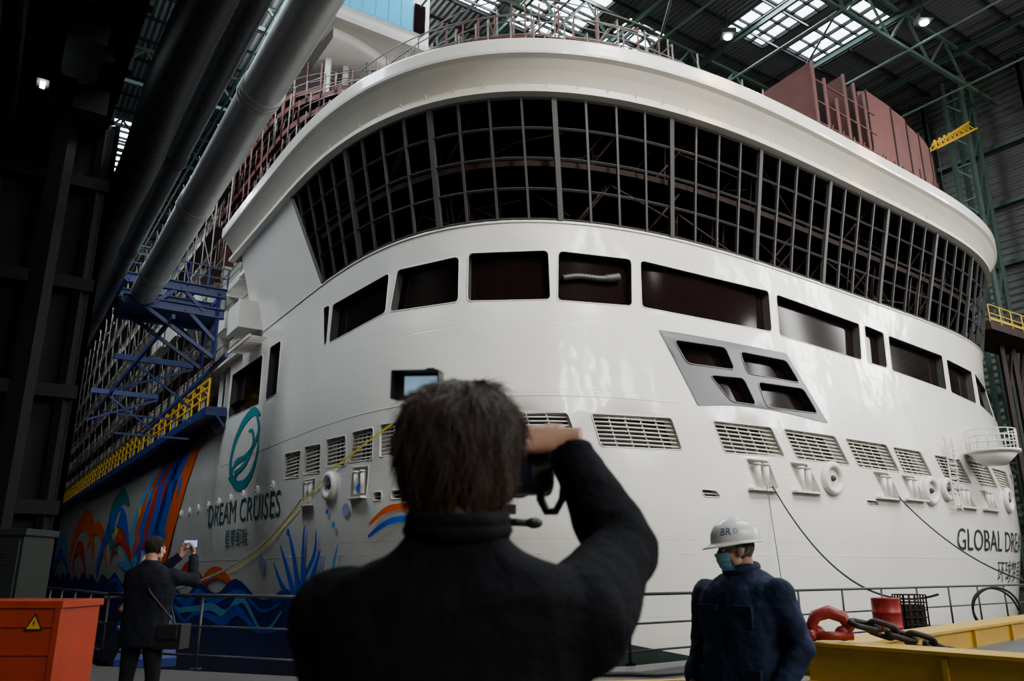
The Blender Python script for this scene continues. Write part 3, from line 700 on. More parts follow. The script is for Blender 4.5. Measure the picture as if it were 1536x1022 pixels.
for t in RS:
    gwx.box(W3(65.9,t,22),(.05,1.3,10),'gatew',(PX,DX,UZ))
    for k in range(8): gwx.beam(W3(65.75,t-1.4,12+k*2.86),W3(65.75,t+1.4,12+k*2.86),.12,.15,'green')
    for o in(-1.35,0,1.35): gwx.beam(W3(65.75,t+o,12),W3(65.75,t+o,32),.12,.12,'green')
gwx.build('window_side_strips')
wf=MB()
for t in range(-20,200,8): wf.ibeam(W3(65.3,t+4,0),W3(65.3,t+4,42),.5,.7,'green')
for z in (5,10,35): wf.beam(W3(65.6,-20,z),W3(65.6,200,z),.3,.35,'green')
for z in (15,20,25,30): wf.beam(W3(65.6,9,z),W3(65.6,200,z),.3,.35,'green')
for t in (20,27.5):
    for (a,b) in((62.6,t),(64.2,t),(62.6,t+1.4),(64.2,t+1.4)): wf.beam(W3(a,b,0),W3(a,b,41),.3,.3,'green')
    for k in range(14):
        z=k*3; wf.beam(W3(62.6,t,z),W3(64.2,t,z+3),.14,.14,'green'); wf.beam(W3(62.6,t,z+3),W3(62.6,t+1.4,z+3),.14,.14,'green'); wf.beam(W3(62.6,t,z+1.5),W3(62.6,t+1.4,z+3),.12,.12,'green')
wf.build('wall_frame_steelwork')
sky=[(43,47.5,27,35),(49,53.5,27,34),(22,27,37,44),(28.5,34,37,44),(36,40,38,42),(14,19,40,50),(8.5,12.5,34,60),(24,32,-8,6),(36,44,-8,6),(12,20,-8,6),(24,32,60,90),(5,8,75,120),(-9,-1,18,60)]  # last two strips are added to brighten the ship's left side
ss=sorted(set([-30,75]+[a for x in sky for a in x[:2]])); ts=sorted(set([-45,200]+[a for x in sky for a in x[2:]]))
rf=MB()
for a,b in zip(ss,ss[1:]):
    for c,d in zip(ts,ts[1:]):
        m_=(a+b)/2; n_=(c+d)/2
        if any(x[0]<m_<x[1] and x[2]<n_<x[3] for x in sky): continue
        rf.poly([W3(a,c,42),W3(b,c,42),W3(b,d,42),W3(a,d,42)],'roof')
rf.build('ceiling')
for i,x in enumerate(sky):
    kb=MB(); kb.poly([W3(x[0],x[2],42.5),W3(x[1],x[2],42.5),W3(x[1],x[3],42.5),W3(x[0],x[3],42.5)],'sky')
    n=max(2,int((x[3]-x[2])/1.3))
    for k in range(n+1):
        t=x[2]+(x[3]-x[2])*k/n; kb.beam(W3(x[0],t,42.2),W3(x[1],t,42.2),.1,.25,'dsteel')
    for k in range(4):
        s=x[0]+(x[1]-x[0])*k/3; kb.beam(W3(s,x[2],42.2),W3(s,x[3],42.2),.14,.3,'dsteel')
    kb.build('window_%d'%(i+1))
tr=MB()
for t in list(range(14,110,12)):
    s0,s1=-28,65
    tr.beam(W3(s0,t,38.4),W3(s1,t,38.4),.28,.28,'green'); tr.beam(W3(s0,t,41.6),W3(s1,t,41.6),.25,.25,'green')
    k=s0
    while k<s1-5:
        tr.beam(W3(k,t,38.4),W3(k+2.6,t,41.6),.16,.16,'green'); tr.beam(W3(k+2.6,t,41.6),W3(k+5.2,t,38.4),.16,.16,'green'); k+=5.2
for s in range(-20,66,8):
    tr.ibeam(W3(s,0,41.4),W3(s,120,41.4),.25,.5,'green')
    tr.tube([W3(s,10,38.2),W3(s,110,38.2)],.09,'green',6)
for t in range(10,110,3): tr.beam(W3(-28,t,41.85),W3(65,t,41.85),.12,.2,'dsteel')
for s,t in((30,26),(44,26),(52,38)): tr.tube([W3(s,t,38.4),W3(s+8,t+12,38.4)],.1,'green',6)
tr.build('roof_trusses')
def flood(p):
    b=MB(); p=V(p)
    b.box(p+V((0,0,.25)),(.5,.5,.2),'dsteel'); b.ell(p,(.30,.30,.16),'lampe'); b.beam(p+V((0,0,.4)),p+V((0,0,2.4)),.08,.08,'dsteel'); b.build('high_bay_lamp')
flood((15.8,49.8,39)); flood((29.3,48.1,38.9)); flood((W3(30,0,38)))
jc=MB()
a=W3(55.6,27,31.7); b=W3(62.0,27,35.4)
for o in(-.3,.3):
    jc.beam(a+DX*o,b+DX*o*1.6,.14,.14,'yellow')
    for k in range(8):
        f=k/8; jc.beam(a.lerp(b,f)+DX*o,a.lerp(b,f+.0625)+UZ*.7,.07,.07,'yellow'); jc.beam(a.lerp(b,f+.0625)+UZ*.7,a.lerp(b,f+.125)+DX*o,.07,.07,'yellow')
jc.beam(a+UZ*.35,b+UZ*.8,.14,.14,'yellow')
jc.tube([a.lerp(b,.1),a.lerp(b,.1)-UZ*5],.03,'black',5)
jc.build('yellow_jib_crane')
rp=MB()
rp.box(W3(58,26,17.1),(4,1.6,.3),'rustd',(PX,DX,UZ))
for h in(17.9,18.5): rp.beam(W3(54,24.4,h),W3(62,24.4,h),.06,.06,'yellow')
for k in range(6): rp.beam(W3(54+k*1.5,24.4,17.3),W3(54+k*1.5,24.4,18.5),.06,.06,'yellow')
rp.beam(W3(54,24.35,17.5),W3(62,24.35,17.5),.05,.18,'yellow')
for k in range(3): rp.beam(W3(58.4+k*1.6,26,0),W3(58.4+k*1.6,26,17),.3,.3,'rustd')
for k in range(2): rp.beam(W3(58.4+k*1.6,26,13),W3(60+k*1.6,26,17),.18,.18,'rustd')
rp.build('side_access_platform')
# ------------------------------------------------------------------ railing
rl=MB()
rp_=[V((-11.3,20,0)),V((-6.7,13.9,0)),V((-3.0,12.35,0)),V((1.9,13.7,0)),V((14.6,23.6,0)),V((30,35,0))]
for a,b in zip(rp_,rp_[1:]):
    L=(b-a).length; n=max(1,round(L/1.65))
    for h,r in((1.08,.026),(.62,.018),(.2,.018)): rl.tube([a+UZ*h,b+UZ*h],r,'rail',8)
    for i in range(n+1):
        q=a.lerp(b,i/n); rl.tube([q,q+UZ*1.08],.024,'rail',8); rl.box(q+UZ*.01,(.07,.07,.01),'rail')
rl.build('safety_railing')
def rope(a,b,sag,r=.030,name='mooring_rope'):
    m=MB(); P=[]
    for i in range(25):
        f=i/24; p=a.lerp(b,f); p.z-=sag*4*f*(1-f); P.append(p)
    m.tube(P,r,'rope',6); m.build(name,ship)
rope(S(25.5,4.35,.2),V((10.4,20.4,.9)),1.3); rope(S(33.9,4.4,.2),V((18,25.8,.9)),1.0)
rope(S(4.2,4.2,.2),V((-7.2,14.8,1.0)),.9); rope(S(25.2,4.35,.2),V((5.5,16.7,.15)),.2,.012)
# ------------------------------------------------------------------ foreground objects
ox=MB()
cx,cy=-5.78,10.1
ox.box((cx,cy,.56),(.60,.45,.50),'obox'); ox.box((cx,cy,1.08),(.63,.48,.04),'obox')
for sx in(-1,1):
    ox.box((cx+sx*.58,cy-.44,.55),(.035,.035,.52),'obox')
    ox.box((cx+sx*.4,cy-.3,.03),(.08,.1,.03),'black')
for z in(.25,.55,.85): ox.box((cx,cy-.46,z),(.56,.012,.02),'obox')
ox.mesh([(cx+.22,cy-.475,.80),(cx+.44,cy-.475,.80),(cx+.33,cy-.475,.99)],[(0,1,2)],'black',False)
ox.mesh([(cx+.25,cy-.478,.817),(cx+.41,cy-.478,.817),(cx+.33,cy-.478,.955)],[(0,1,2)],'yellow',False)
ox.mesh([(cx+.325,cy-.481,.84),(cx+.34,cy-.481,.88),(cx+.32,cy-.481,.88),(cx+.335,cy-.481,.92)],[(0,1,2),(1,3,2)],'black',False)
ox.box((cx-.2,cy-.47,.62),(.16,.01,.1),'black'); ox.cyl((cx-.58,cy-.4,.95),(cx-.42,cy-.52,1.0),.02,'black')
ox.build('orange_power_distribution_box',bevel=.015)
gc=MB(); gx=-7.75; gc.box((gx,12.4,1.0),(.62,.4,.97),'cab'); gc.box((gx,12.4,2.0),(.66,.44,.05),'cab')
for dx in(-.3,.3): gc.box((gx+dx,11.98,1.05),(.28,.015,.85),'cab'); gc.box((gx+dx*.2,11.95,1.1),(.015,.02,.1),'black')
for k in range(5): gc.box((gx+.25,11.96,1.5+k*.05),(.18,.01,.01),'black')
gc.box((gx,12.4,.03),(.6,.38,.03),'black'); gc.build('electrical_cabinet',bevel=.01)
qg=MB()
for z in(1.25,1.65): qg.beam(W3(2.6,16,z),W3(4.6,27,z+.25),.07,.07,'yellow')
for z in(.5,.8,1.05): qg.tube([W3(2.4,16,z),W3(4.4,27,z+.2)],.05,'rust' if z==.8 else 'blue',6)
for k in range(7): q=W3(2.6+k*.33,16+k*1.83,0); qg.beam(q,q+UZ*1.8,.07,.07,'blue')
qg.beam(W3(2.9,16,-.1),W3(5,27,0.1),1.0,.14,'blue'); qg.build('embarkation_gangway')
yf=MB()
A=V((2.94,8.2,.62));B=V((8.6,13.7,.62));C=V((5.6,4.9,.62))
yf.beam(A,B,.34,.26,'yellow'); yf.beam(A,C,.34,.34,'yellow')
for a,b,hh in((A,B,.13),(A,C,.17)):
    for o in(hh,-hh): yf.beam(a+UZ*o,b+UZ*o,.44,.03,'yellow')
    for f in(.12,.85):
        q=a.lerp(b,f); yf.box(q-UZ*.4,(.22,.22,.22),'yellow')
    for f in(.3,.5,.7):
        q=a.lerp(b,f); d=(b-a).normalized(); yf.box(q,(.02,.21,.13),'yellow',(d,d.cross(UZ),UZ))
yf.mesh([A+V((.2,.1,-.1)),B+V((.0,-.2,-.1)),C+V((.2,.3,-.1))],[(0,1,2)],'plate',False)
yf.mesh([A+V((.2,.1,-.14)),B+V((.0,-.2,-.14)),C+V((.2,.3,-.14))],[(0,2,1)],'plate',False)
yf.build('yellow_lifting_frame')
ch=MB()
cp=[V((3.31,7.93,.96)),V((3.45,7.93,.93)),V((3.6,7.9,.88)),V((3.8,7.85,.82)),V((4.05,7.75,.70)),V((4.35,7.55,.62)),V((4.75,7.2,.60))]
def along(P,d):
    for a,b in zip(P,P[1:]):
        l=(b-a).length
        if d<=l: return a.lerp(b,d/l),(b-a).normalized()
        d-=l
    return P[-1],(P[-1]-P[-2]).normalized()
tot=sum((b-a).length for a,b in zip(cp,cp[1:]));d=0;k=0
while d<tot:
    p,dr=along(cp,d); a,b=frame(dr); s_=(a*.5+b).normalized() if k%2 else (a-b*.4).normalized()
    L,Wd,r=.125,.062,.027
    loop=[]
    for i in range(24):
        t=2*math.pi*i/24; x=math.cos(t);y=math.sin(t)
        loop.append(p+dr*(x*Wd+(math.copysign(L-Wd,x) if abs(x)>.01 else 0))+s_*y*Wd)
    ch.tube(loop,r,'chain',8,closed=True); d+=.165;k+=1
ch.build('steel_chain')
sh=MB()
q=V((3.06,8.05,.835))
pts=[q+V((-.17,0,.02)),q+V((-.21,0,.11)),q+V((-.16,0,.20)),q+V((-.04,-.02,.24)),q+V((.09,-.04,.19)),q+V((.13,-.05,.10)),q+V((.06,-.06,.04))]
sh.tube(pts,[.05,.055,.06,.065,.06,.055,.05],'shred',12)
sh.cyl(q+V((-.22,-.06,.03)),q+V((.14,-.1,.03)),.04,'shred',12); sh.cyl(q+V((-.27,-.06,.03)),q+V((-.21,-.06,.03)),.06,'shred',6)
sh.ell(q+V((-.16,0,.05)),(.08,.07,.07),'shred'); sh.ell(q+V((.07,-.05,.05)),(.08,.07,.07),'shred')
sh.build('red_shackle')
dr=MB(); p=V((8.02,18.0,0))
dr.tube([p+UZ*z for z in(0,.02,.28,.30,.32,.58,.60,.62,.87,.89)],[.29,.30,.29,.305,.29,.29,.305,.29,.29,.30],'drum',28)
dr.tube([p+UZ*.885,p+UZ*.9],[.26,.26],'drum',24); dr.cyl(p+V((.12,0,.9)),p+V((.12,0,.92)),.03,'black'); dr.build('steel_drum')
cr=MB(); p=V((8.75,18.45,0))
for i in range(5):
    for x,y in((-.25+.125*i,-.25),(-.25+.125*i,.25),(-.25,-.25+.125*i),(.25,-.25+.125*i)): cr.beam(p+V((x,y,0)),p+V((x,y,.95)),.025,.025,'rustd')
for k in range(7):
    z=.02+.155*k
    for a,b in(((-.25,-.25),(.25,-.25)),((.25,-.25),(.25,.25)),((.25,.25),(-.25,.25)),((-.25,.25),(-.25,-.25))): cr.beam(p+V((*a,z)),p+V((*b,z)),.025,.025,'rustd')
cr.box(p+V((0,0,.4)),(.2,.2,.35),'rustd'); cr.build('wire_cage_crate')
hs=MB(); p=V((11.5,19.9,0))
P=[]
for i in range(60):
    t=i/59; P.append(p+V((.50*math.cos(t*10),.15*math.sin(t*7)+.1*t,.55+.5*math.sin(t*10)+.03*t)))
hs.tube(P,.028,'black',8); hs.build('coiled_hose')
hs=MB()
for k in range(3):
    hs.tube([V((1.0+i*.35-.1*k,12.2+.09*k+.26*max(0,i-3)+.08*math.sin(i*1.1+k),.035)) for i in range(26)],.03,'black',8)
hs.build('ground_cables')
# ------------------------------------------------------------------ PEOPLE
def arm(b,sh,el,wr,m,k=1.):
    sh,el,wr=V(sh),V(el),V(wr)
    P=[sh,sh.lerp(el,.35),sh.lerp(el,.75),el,el.lerp(wr,.3),el.lerp(wr,.7),wr]
    R=[.078,.072,.062,.058,.056,.048,.042]; R=[r*k for r in R]
    b.tube(P,R,m,16); b.ell(sh,(.080*k,.078*k,.078*k),m); b.ell(el,(.060*k,.060*k,.060*k),m)
def hand(name,wr,F,N,side,curl,parent,xf=None,k=1.,spread=.02):
    b=MB(); wr=V(wr);F=V(F).normalized();N=V(N);N=(N-F*N.dot(F)).normalized();Sd=F.cross(N).normalized()*side
    b.loft([(wr-F*.03,Sd*.027*k,N*.02*k),(wr,Sd*.027*k,N*.018*k),(wr+F*.03*k,Sd*.038*k,N*.016*k),(wr+F*.065*k,Sd*.042*k,N*.014*k),(wr+F*.09*k,Sd*.040*k,N*.011*k)],'skin',18,2.5)
    for i,(o,L) in enumerate([(.031,.070),(.0105,.079),(-.0105,.074),(-.031,.058)]):
        p=wr+F*(.083-.006*abs(i-1))*k+Sd*o*k; d=(F+Sd*spread*(1.5-i)).normalized(); P=[p-d*.012,p];R=[.0095,.0092]
        c=curl if isinstance(curl,(int,float)) else curl[i]
        for fr,cc in((.42,.6),(.33,1.),(.25,.8)):
            a=math.radians(c*cc); ax=d.cross(N)
            if ax.length<1e-4: ax=Sd
            R_=Matrix.Rotation(a,3,ax.normalized()); d=(R_@d).normalized()
            p=p+d*L*fr*k; P.append(p); R.append([.0086,.0078,.0066][len(P)-3])
        b.tube(P,[r*k for r in R],'skin',10); b.ell(P[-1],(.0067*k,)*3,'skin')
    p=wr+F*.022*k+Sd*.03*k; d=(F*.65+Sd*.6+N*.35).normalized(); P=[p-d*.01,p+d*.035*k]; d=(F*.8+Sd*.15+N*.5).normalized(); P.append(P[-1]+d*.03*k); P.append(P[-1]+(F*.8+N*.5-Sd*.1).normalized()*.024*k)
    b.tube(P,[.014*k,.0125*k,.010*k,.008*k],'skin',10); b.ell(P[-1],(.008*k,)*3,'skin')
    return b.build(name,parent,remesh=.0032,smooth=3,xf=xf)
def head(parent,xf,mats=('skin','hair')):
    b=MB()
    b.ell((0,-.012,.035),(.077,.097,.088),'skin',seg=24,rings=16); b.ell((0,.028,-.035),(.058,.066,.078),'skin',seg=20,rings=12)
    b.ell((0,.07,-.092),(.026,.02,.02),'skin'); b.ell((0,.03,-.075),(.05,.05,.03),'skin')
    b.ell((0,.08,.022),(.05,.014,.012),'skin')
    for s in(-1,1):
        b.ell((s*.038,.068,-.022),(.024,.022,.02),'skin'); b.ell((s*.05,.02,-.06),(.016,.03,.03),'skin')
        b.ell((s*.080,-.008,-.008),(.010,.021,.032),'skin',Matrix.Rotation(s*.35,3,'Z')); b.ell((s*.078,-.002,-.028),(.008,.012,.014),'skin')
    b.tube([(0,.088,.012),(0,.098,-.006),(0,.112,-.026),(0,.104,-.034)],[.009,.011,.014,.011],'skin',10)
    for s in(-1,1): b.ell((s*.012,.099,-.031),(.009,.010,.008),'skin')
    b.tube([(0,-.035,-.01),(0,-.035,-.09),(0,-.03,-.17)],[.055,.054,.062],'skin',20)
    b.ell((0,.086,-.058),(.026,.013,.013),'skin')
    b.build('head',parent,remesh=.0042,smooth=3,xf=xf)
    f=MB()
    for s in(-1,1):
        f.ell((s*.031,.077,.0),(.0125,.0125,.0125),'eyew'); f.ell((s*.031,.0872,.0),(.006,.0038,.006),'iris')
        f.tube([(s*.014,.092,.021),(s*.03,.094,.027),(s*.046,.084,.024)],[.003,.004,.002],mats[1],6)
        f.tube([(s*.018,.0865,.007),(s*.031,.0895,.0105),(s*.043,.082,.006)],[.002,.003,.002],'skin',6)
    f.tube([(-.024,.091,-.059),(-.01,.1,-.056),(0,.101,-.058),(.01,.1,-.056),(.024,.091,-.059)],[.002,.005,.004,.005,.002],'lips',8)
    f.tube([(-.02,.092,-.063),(0,.1,-.066),(.02,.092,-.063)],[.002,.006,.002],'lips',8)
    f.build('face_features',parent,xf=xf)
def hair(parent,xf,m,n,c=(0,-.015,.04),r=(.092,.108,.092),length=.06,rs=.0013,seed=3,lift=.10,low=1.35,base=None):
    rnd=random.Random(seed); b=MB(); sh=MB()
    vs=[];fs=[];A=40;Bn=22
    def keep(d):
        if d.y>.35 and d.z<.42: return False
        if d.z<-.15 and d.y>-.05: return False
        if d.z<-.86: return False
        return True
    def rad(d): return 1+.05*noise.noise(d*3.1+V((seed,0,0)))+.03*noise.noise(d*7)
    def pos(d,k): return V((c[0]+d.x*r[0]*k,c[1]+d.y*r[1]*k,c[2]+d.z*(r[2] if d.z>0 else r[2]*low)*k))
    for i in range(Bn+1):
        ph=math.pi*i/Bn
        for j in range(A):
            th=2*math.pi*j/A; d=V((math.sin(ph)*math.cos(th),math.sin(ph)*math.sin(th),math.cos(ph))); vs.append(pos(d,rad(d)*.955))
    for i in range(Bn):
        for j in range(A):
            l=(j+1)%A; ph=math.pi*(i+.5)/Bn; th=2*math.pi*(j+.5)/A; d=V((math.sin(ph)*math.cos(th),math.sin(ph)*math.sin(th),math.cos(ph)))
            if keep(d): fs.append((i*A+j,(i+1)*A+j,(i+1)*A+l,i*A+l))
    sh.mesh(vs,fs,base or m,True); sh.build('hair_mass',parent,xf=xf)
    crown=V((.12,-.45,1)).normalized(); done=0
    while done<n:
        d=V((rnd.gauss(0,1),rnd.gauss(0,1),rnd.gauss(0,1))).normalized()
        if not keep(d): continue
        done+=1; P=[];dd=d.copy(); L=length*rnd.uniform(.5,1.3); cn=noise.noise(d*6+V((5,2,1)))
        lf=max(0,lift*(.5+1.6*cn)+rnd.uniform(0,lift*.6)); tw=rnd.gauss(0,.3)+1.2*noise.noise(d*3.3+V((9,9,9)))
        cl=noise.noise_vector(d*5)*1.0
        for q in range(6):
            k=rad(dd)*(.96+lf*(q/5)**1.5); P.append(pos(dd,k))
            fl=(dd-crown)+V((0,0,-.5)); fl=fl-dd*fl.dot(dd); fl=fl.normalized()+dd.cross(fl.normalized())*tw+cl*.6
            dd=(dd+fl*(L/5/.1)).normalized()
        b.tube(P,[rs,rs*1.2,rs*1.1,rs*.9,rs*.6,rs*.2],m,3,cap=False)
    b.build('hair_strands',parent,xf=xf)
def torso(b,m,w=1.,zb=.80,prof=None):
    secs=[]
    for z,hw,hd,y,xo in prof or [(zb,.205,.15,0,0),(zb+.1,.212,.155,0,0),(1.0,.205,.148,0,0),(1.12,.205,.145,.0,0),(1.24,.222,.148,.0,0),(1.34,.232,.142,-.005,0),(1.41,.225,.125,-.01,0),(1.455,.195,.105,-.015,0),(1.49,.135,.085,-.02,0),(1.52,.085,.075,-.02,0),(1.555,.070,.070,-.018,0)]:
        secs.append((V((xo,y,z)),V((hw*w,0,0)),V((0,hd*w,0))))
    b.loft(secs,m,32,2.3)
def legs(b,m,st=.11):
    for s in(-1,1):
        b.tube([(s*.10,0,.92),(s*.105,.0,.75),(s*st,.015,.50),(s*st,0,.30),(s*st,-.01,.10)],[.105,.092,.068,.062,.055],m,18)
    b.ell((0,0,.90),(.19,.13,.12),m)
def shoes(parent,xf,st=.11):
    b=MB()
    for s in(-1,1):
        b.loft([(V((s*st,.05,0.002)),V((.045,0,0)),V((0,.135,0))),(V((s*st,.05,.03)),V((.05,0,0)),V((0,.14,0))),(V((s*st,.03,.07)),V((.045,0,0)),V((0,.10,0))),(V((s*st,-.01,.13)),V((.045,0,0)),V((0,.05,0)))],'shoe',20,2.6)
    b.build('shoes',parent,xf=xf)
def XF(loc,yaw,sc=1.): return Matrix.Translation(V(loc))@Matrix.Rotation(yaw,4,'Z')@Matrix.Scale(sc,4)
def HX(x,loc,yaw=0,pitch=0,roll=0,sc=1.): return x@Matrix.Translation(V(loc))@Matrix.Rotation(yaw,4,'Z')@Matrix.Rotation(pitch,4,'X')@Matrix.Rotation(roll,4,'Y')@Matrix.Scale(sc,4)
tx=bpy.data.textures.new('cloth_folds','CLOUDS'); tx.noise_scale=.13; tx.noise_depth=2
def folds(o,s=.02):
    m=o.modifiers.new('folds','DISPLACE'); m.texture=tx; m.strength=s; m.mid_level=.5; m.texture_coords='LOCAL'
# --- main photographer (back to us)
ph=empty('photographer'); x=XF((-.085,1.30,0),0)
b=MB()
torso(b,'jblack',1.,prof=[(.78,.185,.145,0,-.02),(.9,.19,.15,0,-.02),(1.0,.185,.145,0,-.02),(1.12,.185,.14,0,-.022),(1.22,.192,.14,0,-.02),(1.31,.205,.135,0,-.014),(1.37,.218,.122,-.005,-.008),(1.415,.212,.108,-.01,-.004),(1.448,.170,.090,-.015,-.004),(1.475,.105,.078,-.02,0),(1.505,.076,.072,-.02,0),(1.530,.070,.070,-.018,0)])
arm(b,(.185,.02,1.370),(.285,.19,1.480),(.205,.315,1.685),'jblack',1.12); arm(b,(-.180,.02,1.375),(-.195,.23,1.18),(-.02,.33,1.50),'jblack',1.10)
b.tube([(.10,.0,1.27),(.155,.03,1.36),(.24,.11,1.42)],[.07,.092,.078],'jblack',14)
o=b.build('jacket',ph,remesh=.009,smooth=5,xf=x); folds(o,.020)
b=MB()
for zz,rr in((1.512,.072),(1.528,.069)): b.tube([V((rr*math.cos(a),-.022+rr*.98*math.sin(a),zz+.010*math.sin(a))) for a in [2*math.pi*i/24 for i in range(24)]],.015,'jblack',8,closed=True)
b.build('collar',ph,xf=x)
b=MB(); legs(b,'trous',.12); b.build('trousers',ph,remesh=.014,smooth=4,xf=x); shoes(ph,x,.12)
hx=HX(x,(.0,.035,1.628),-.15,-.08,0,1.0)
head(ph,hx); hair(ph,hx,'hair',10000,r=(.095,.108,.092),length=.080,rs=.0010,lift=.17,low=1.68,base='hairb')
hand('right_hand',(.198,.325,1.71),(-.85,.18,.02),(-.15,.75,-.65),-1,[38,42,45,48],ph,x,1.02)
hand('left_hand',(-.015,.335,1.515),(.5,.35,.55),(.1,-.3,.9),-1,35,ph,x)
cam=MB(); cc=V((.10,.375,1.652))+V((-.085,1.30,0))
cam.loft([(cc+V((0,y,0)),V((.072*k,0,0)),V((0,0,.050*k))) for y,k in((-.034,.94),(-.03,1),(.03,1),(.034,.94))],'camb',32,5)
cam.loft([(cc+V((0,y,.052)),V((.032*k,0,0)),V((0,0,.024*k))) for y,k in((-.036,.8),(-.03,1),(.025,1),(.036,.75))],'camb',24,4)
cam.loft([(cc+V((.055,y,-.003)),V((.02,0,0)),V((0,0,.047))) for y in(.02,.05)],'camb',20,3)
cam.tube([cc+V((0,y,-.004)) for y in(.03,.045,.05,.09,.095,.13,.135,.15)],[.034,.036,.04,.04,.038,.038,.041,.041],'camb',32); cam.tube([cc+V((0,.145,-.004)),cc+V((0,.1515,-.004))],[.034,.034],'lensg',28)
cam.box(cc+V((0,-.042,.052)),(.018,.010,.014),'camb'); cam.box(cc+V((-.012,-.036,-.006)),(.038,.003,.028),'lensg')
cam.cyl(cc+V((.05,0,.045)),cc+V((.05,0,.062)),.013,'camb',20); cam.cyl(cc+V((-.052,0,.045)),cc+V((-.052,0,.058)),.016,'camb',20)
st=[cc+V((.074,0,.03)),cc+V((.086,-.01,.02)),cc+V((.092,-.015,-.02)),cc+V((.088,-.015,-.06)),cc+V((.074,-.015,-.085)),cc+V((.056,-.015,-.085)),cc+V((.044,-.01,-.06)),cc+V((.046,0,-.045))]
cam.tube(st,.005,'camb',8,sq=2.0)
cam.build('dslr_camera')
tp=MB(); tc_=V((-.035,2.06,0)); topz=1.60
tp.cyl(tc_+UZ*.75,tc_+UZ*(topz-.06),.017,'camb',14); tp.cyl(tc_+UZ*1.12,tc_+UZ*1.42,.028,'camb',16)
tp.ell(tc_+UZ*(topz-.05),(.032,.032,.036),'camb'); tp.box(tc_+UZ*topz,(.045,.04,.010),'camb'); tp.cyl(tc_+UZ*(topz-.03),tc_+V((.085,-.03,topz-.035)),.010,'camb',10); tp.ell(tc_+V((.09,-.03,topz-.035)),(.022,.016,.014),'camb')
tp.cyl(tc_+V((0,-.02,topz-.07)),tc_+V((-.03,-.25,topz-.25)),.007,'camb',10)
for a in(90,210,330):
    d=V((math.cos(math.radians(a)),math.sin(math.radians(a)),0)); 
    tp.cyl(tc_+UZ*1.22+d*.03,tc_+UZ*.6+d*.24,.015,'camb',12); tp.cyl(tc_+UZ*.62+d*.235,tc_+d*.44+UZ*.01,.011,'camb',12); tp.ell(tc_+d*.44+UZ*.015,(.018,.018,.015),'camb'); tp.cyl(tc_+UZ*.85,tc_+UZ*.85+d*.155,.006,'camb',8)
vc=tc_+UZ*(topz+.01)
tp.loft([(vc+V((0,y,.055)),V((.035*k,0,0)),V((0,0,.042*k))) for y,k in((-.09,.85),(-.08,1),(.08,1),(.1,.9))],'camb',28,4)
tp.tube([vc+V((0,y,.055)) for y in(.09,.13,.135,.17)],[.03,.03,.037,.037],'camb',24)
mc=V((-.232,1.95,1.895)); ax=(V((.97,-.2,-.03)).normalized(),V((.2,.97,.1)).normalized(),V((.0,-.1,.99)).normalized())
tp.tube([vc+V((-.03,-.02,.09)),vc+V((-.10,-.05,.2)),mc+V((.03,.01,-.02))],.008,'camb',8)
tp.box(mc,(.060,.011,.035),'camb',ax); tp.box(mc-ax[1]*.0125+ax[0]*.008,(.042,.002,.023),'screen',ax)
for sx in(-1,1): tp.box(mc-ax[1]*.024+ax[0]*.060*sx,(.002,.016,.035),'camb',ax)
tp.box(mc-ax[1]*.024+ax[2]*.035,(.060,.016,.002),'camb',ax); tp.box(mc+ax[0]*.03+ax[2]*.039,(.010,.010,.006),'camb',ax)
tp.build('tripod_video_camera')
# --- dock worker with helmet
dw=empty('dock_worker'); yaw=math.radians(128); x=XF((1.265,4.60,0),yaw,.957)
b=MB(); torso(b,'jnavy',1.2,.72)
arm(b,(.245,0,1.38),(.335,-.03,1.12),(.285,.12,.90),'jnavy',1.25); arm(b,(-.245,0,1.38),(-.335,-.03,1.12),(-.285,.12,.90),'jnavy',1.25)
o=b.build('work_jacket',dw,remesh=.011,smooth=4,xf=x); folds(o,.040)
b=MB()
b.tube([V((.088*math.cos(a),-.012+.082*math.sin(a),1.530-.02*math.sin(a))) for a in [2*math.pi*i/24 for i in range(24)]],.026,'jnavy',10,closed=True)
b.tube([(0,.09,1.485),(0,.137,1.41),(0,.158,1.34),(0,.166,1.24),(0,.164,1.12),(0,.169,.98),(0,.175,.76)],.009,'jdark',6)
for s in(-1,1): b.box((s*.115,.153,1.27),(.06,.012,.055),'jnavy'); b.box((s*.115,.163,1.315),(.064,.010,.018),'jnavy')
for s in(-1,1): b.box((s*.13,.158,.93),(.075,.012,.075),'jnavy')
b.build('collar_zip_and_pockets',dw,bevel=.004,xf=x)
b=MB(); legs(b,'trous',.13); b.build('trousers',dw,remesh=.014,smooth=4,xf=x); shoes(dw,x,.13)
hand('right_hand',(.282,.13,.885),(-.25,.35,-.9),(-1,.2,0),1,25,dw,x); hand('left_hand',(-.282,.13,.885),(.25,.35,-.9),(1,.2,0),-1,25,dw,x)
hx=HX(x,(.0,.03,1.635),math.radians(-38),-.10); head(dw,hx,('skin','hair2'))
hair(dw,hx,'hair2',900,c=(0,-.015,.03),r=(.083,.1,.088),length=.02,rs=.0012,seed=9,lift=.02)
b=MB()
cz=.045;vs=[];fs=[];A=48;Bn=14
for i in range(Bn+1):
    p_=math.pi/2*i/Bn*1.02
    for j in range(A):
        t=2*math.pi*j/A
        k=V((.122*math.sin(p_)*math.cos(t),.145*math.sin(p_)*math.sin(t)-.01,cz+.135*math.cos(p_)**.85 if math.cos(p_)>0 else cz))
        k.z+=.006*math.exp(-(k.x/.018)**2)*(1 if i<12 else 0); vs.append(k)
for i in range(Bn):
    for j in range(A): l=(j+1)%A; fs.append((i*A+j,(i+1)*A+j,(i+1)*A+l,i*A+l))
b.mesh(vs,fs,'helm',True)
vs=[]
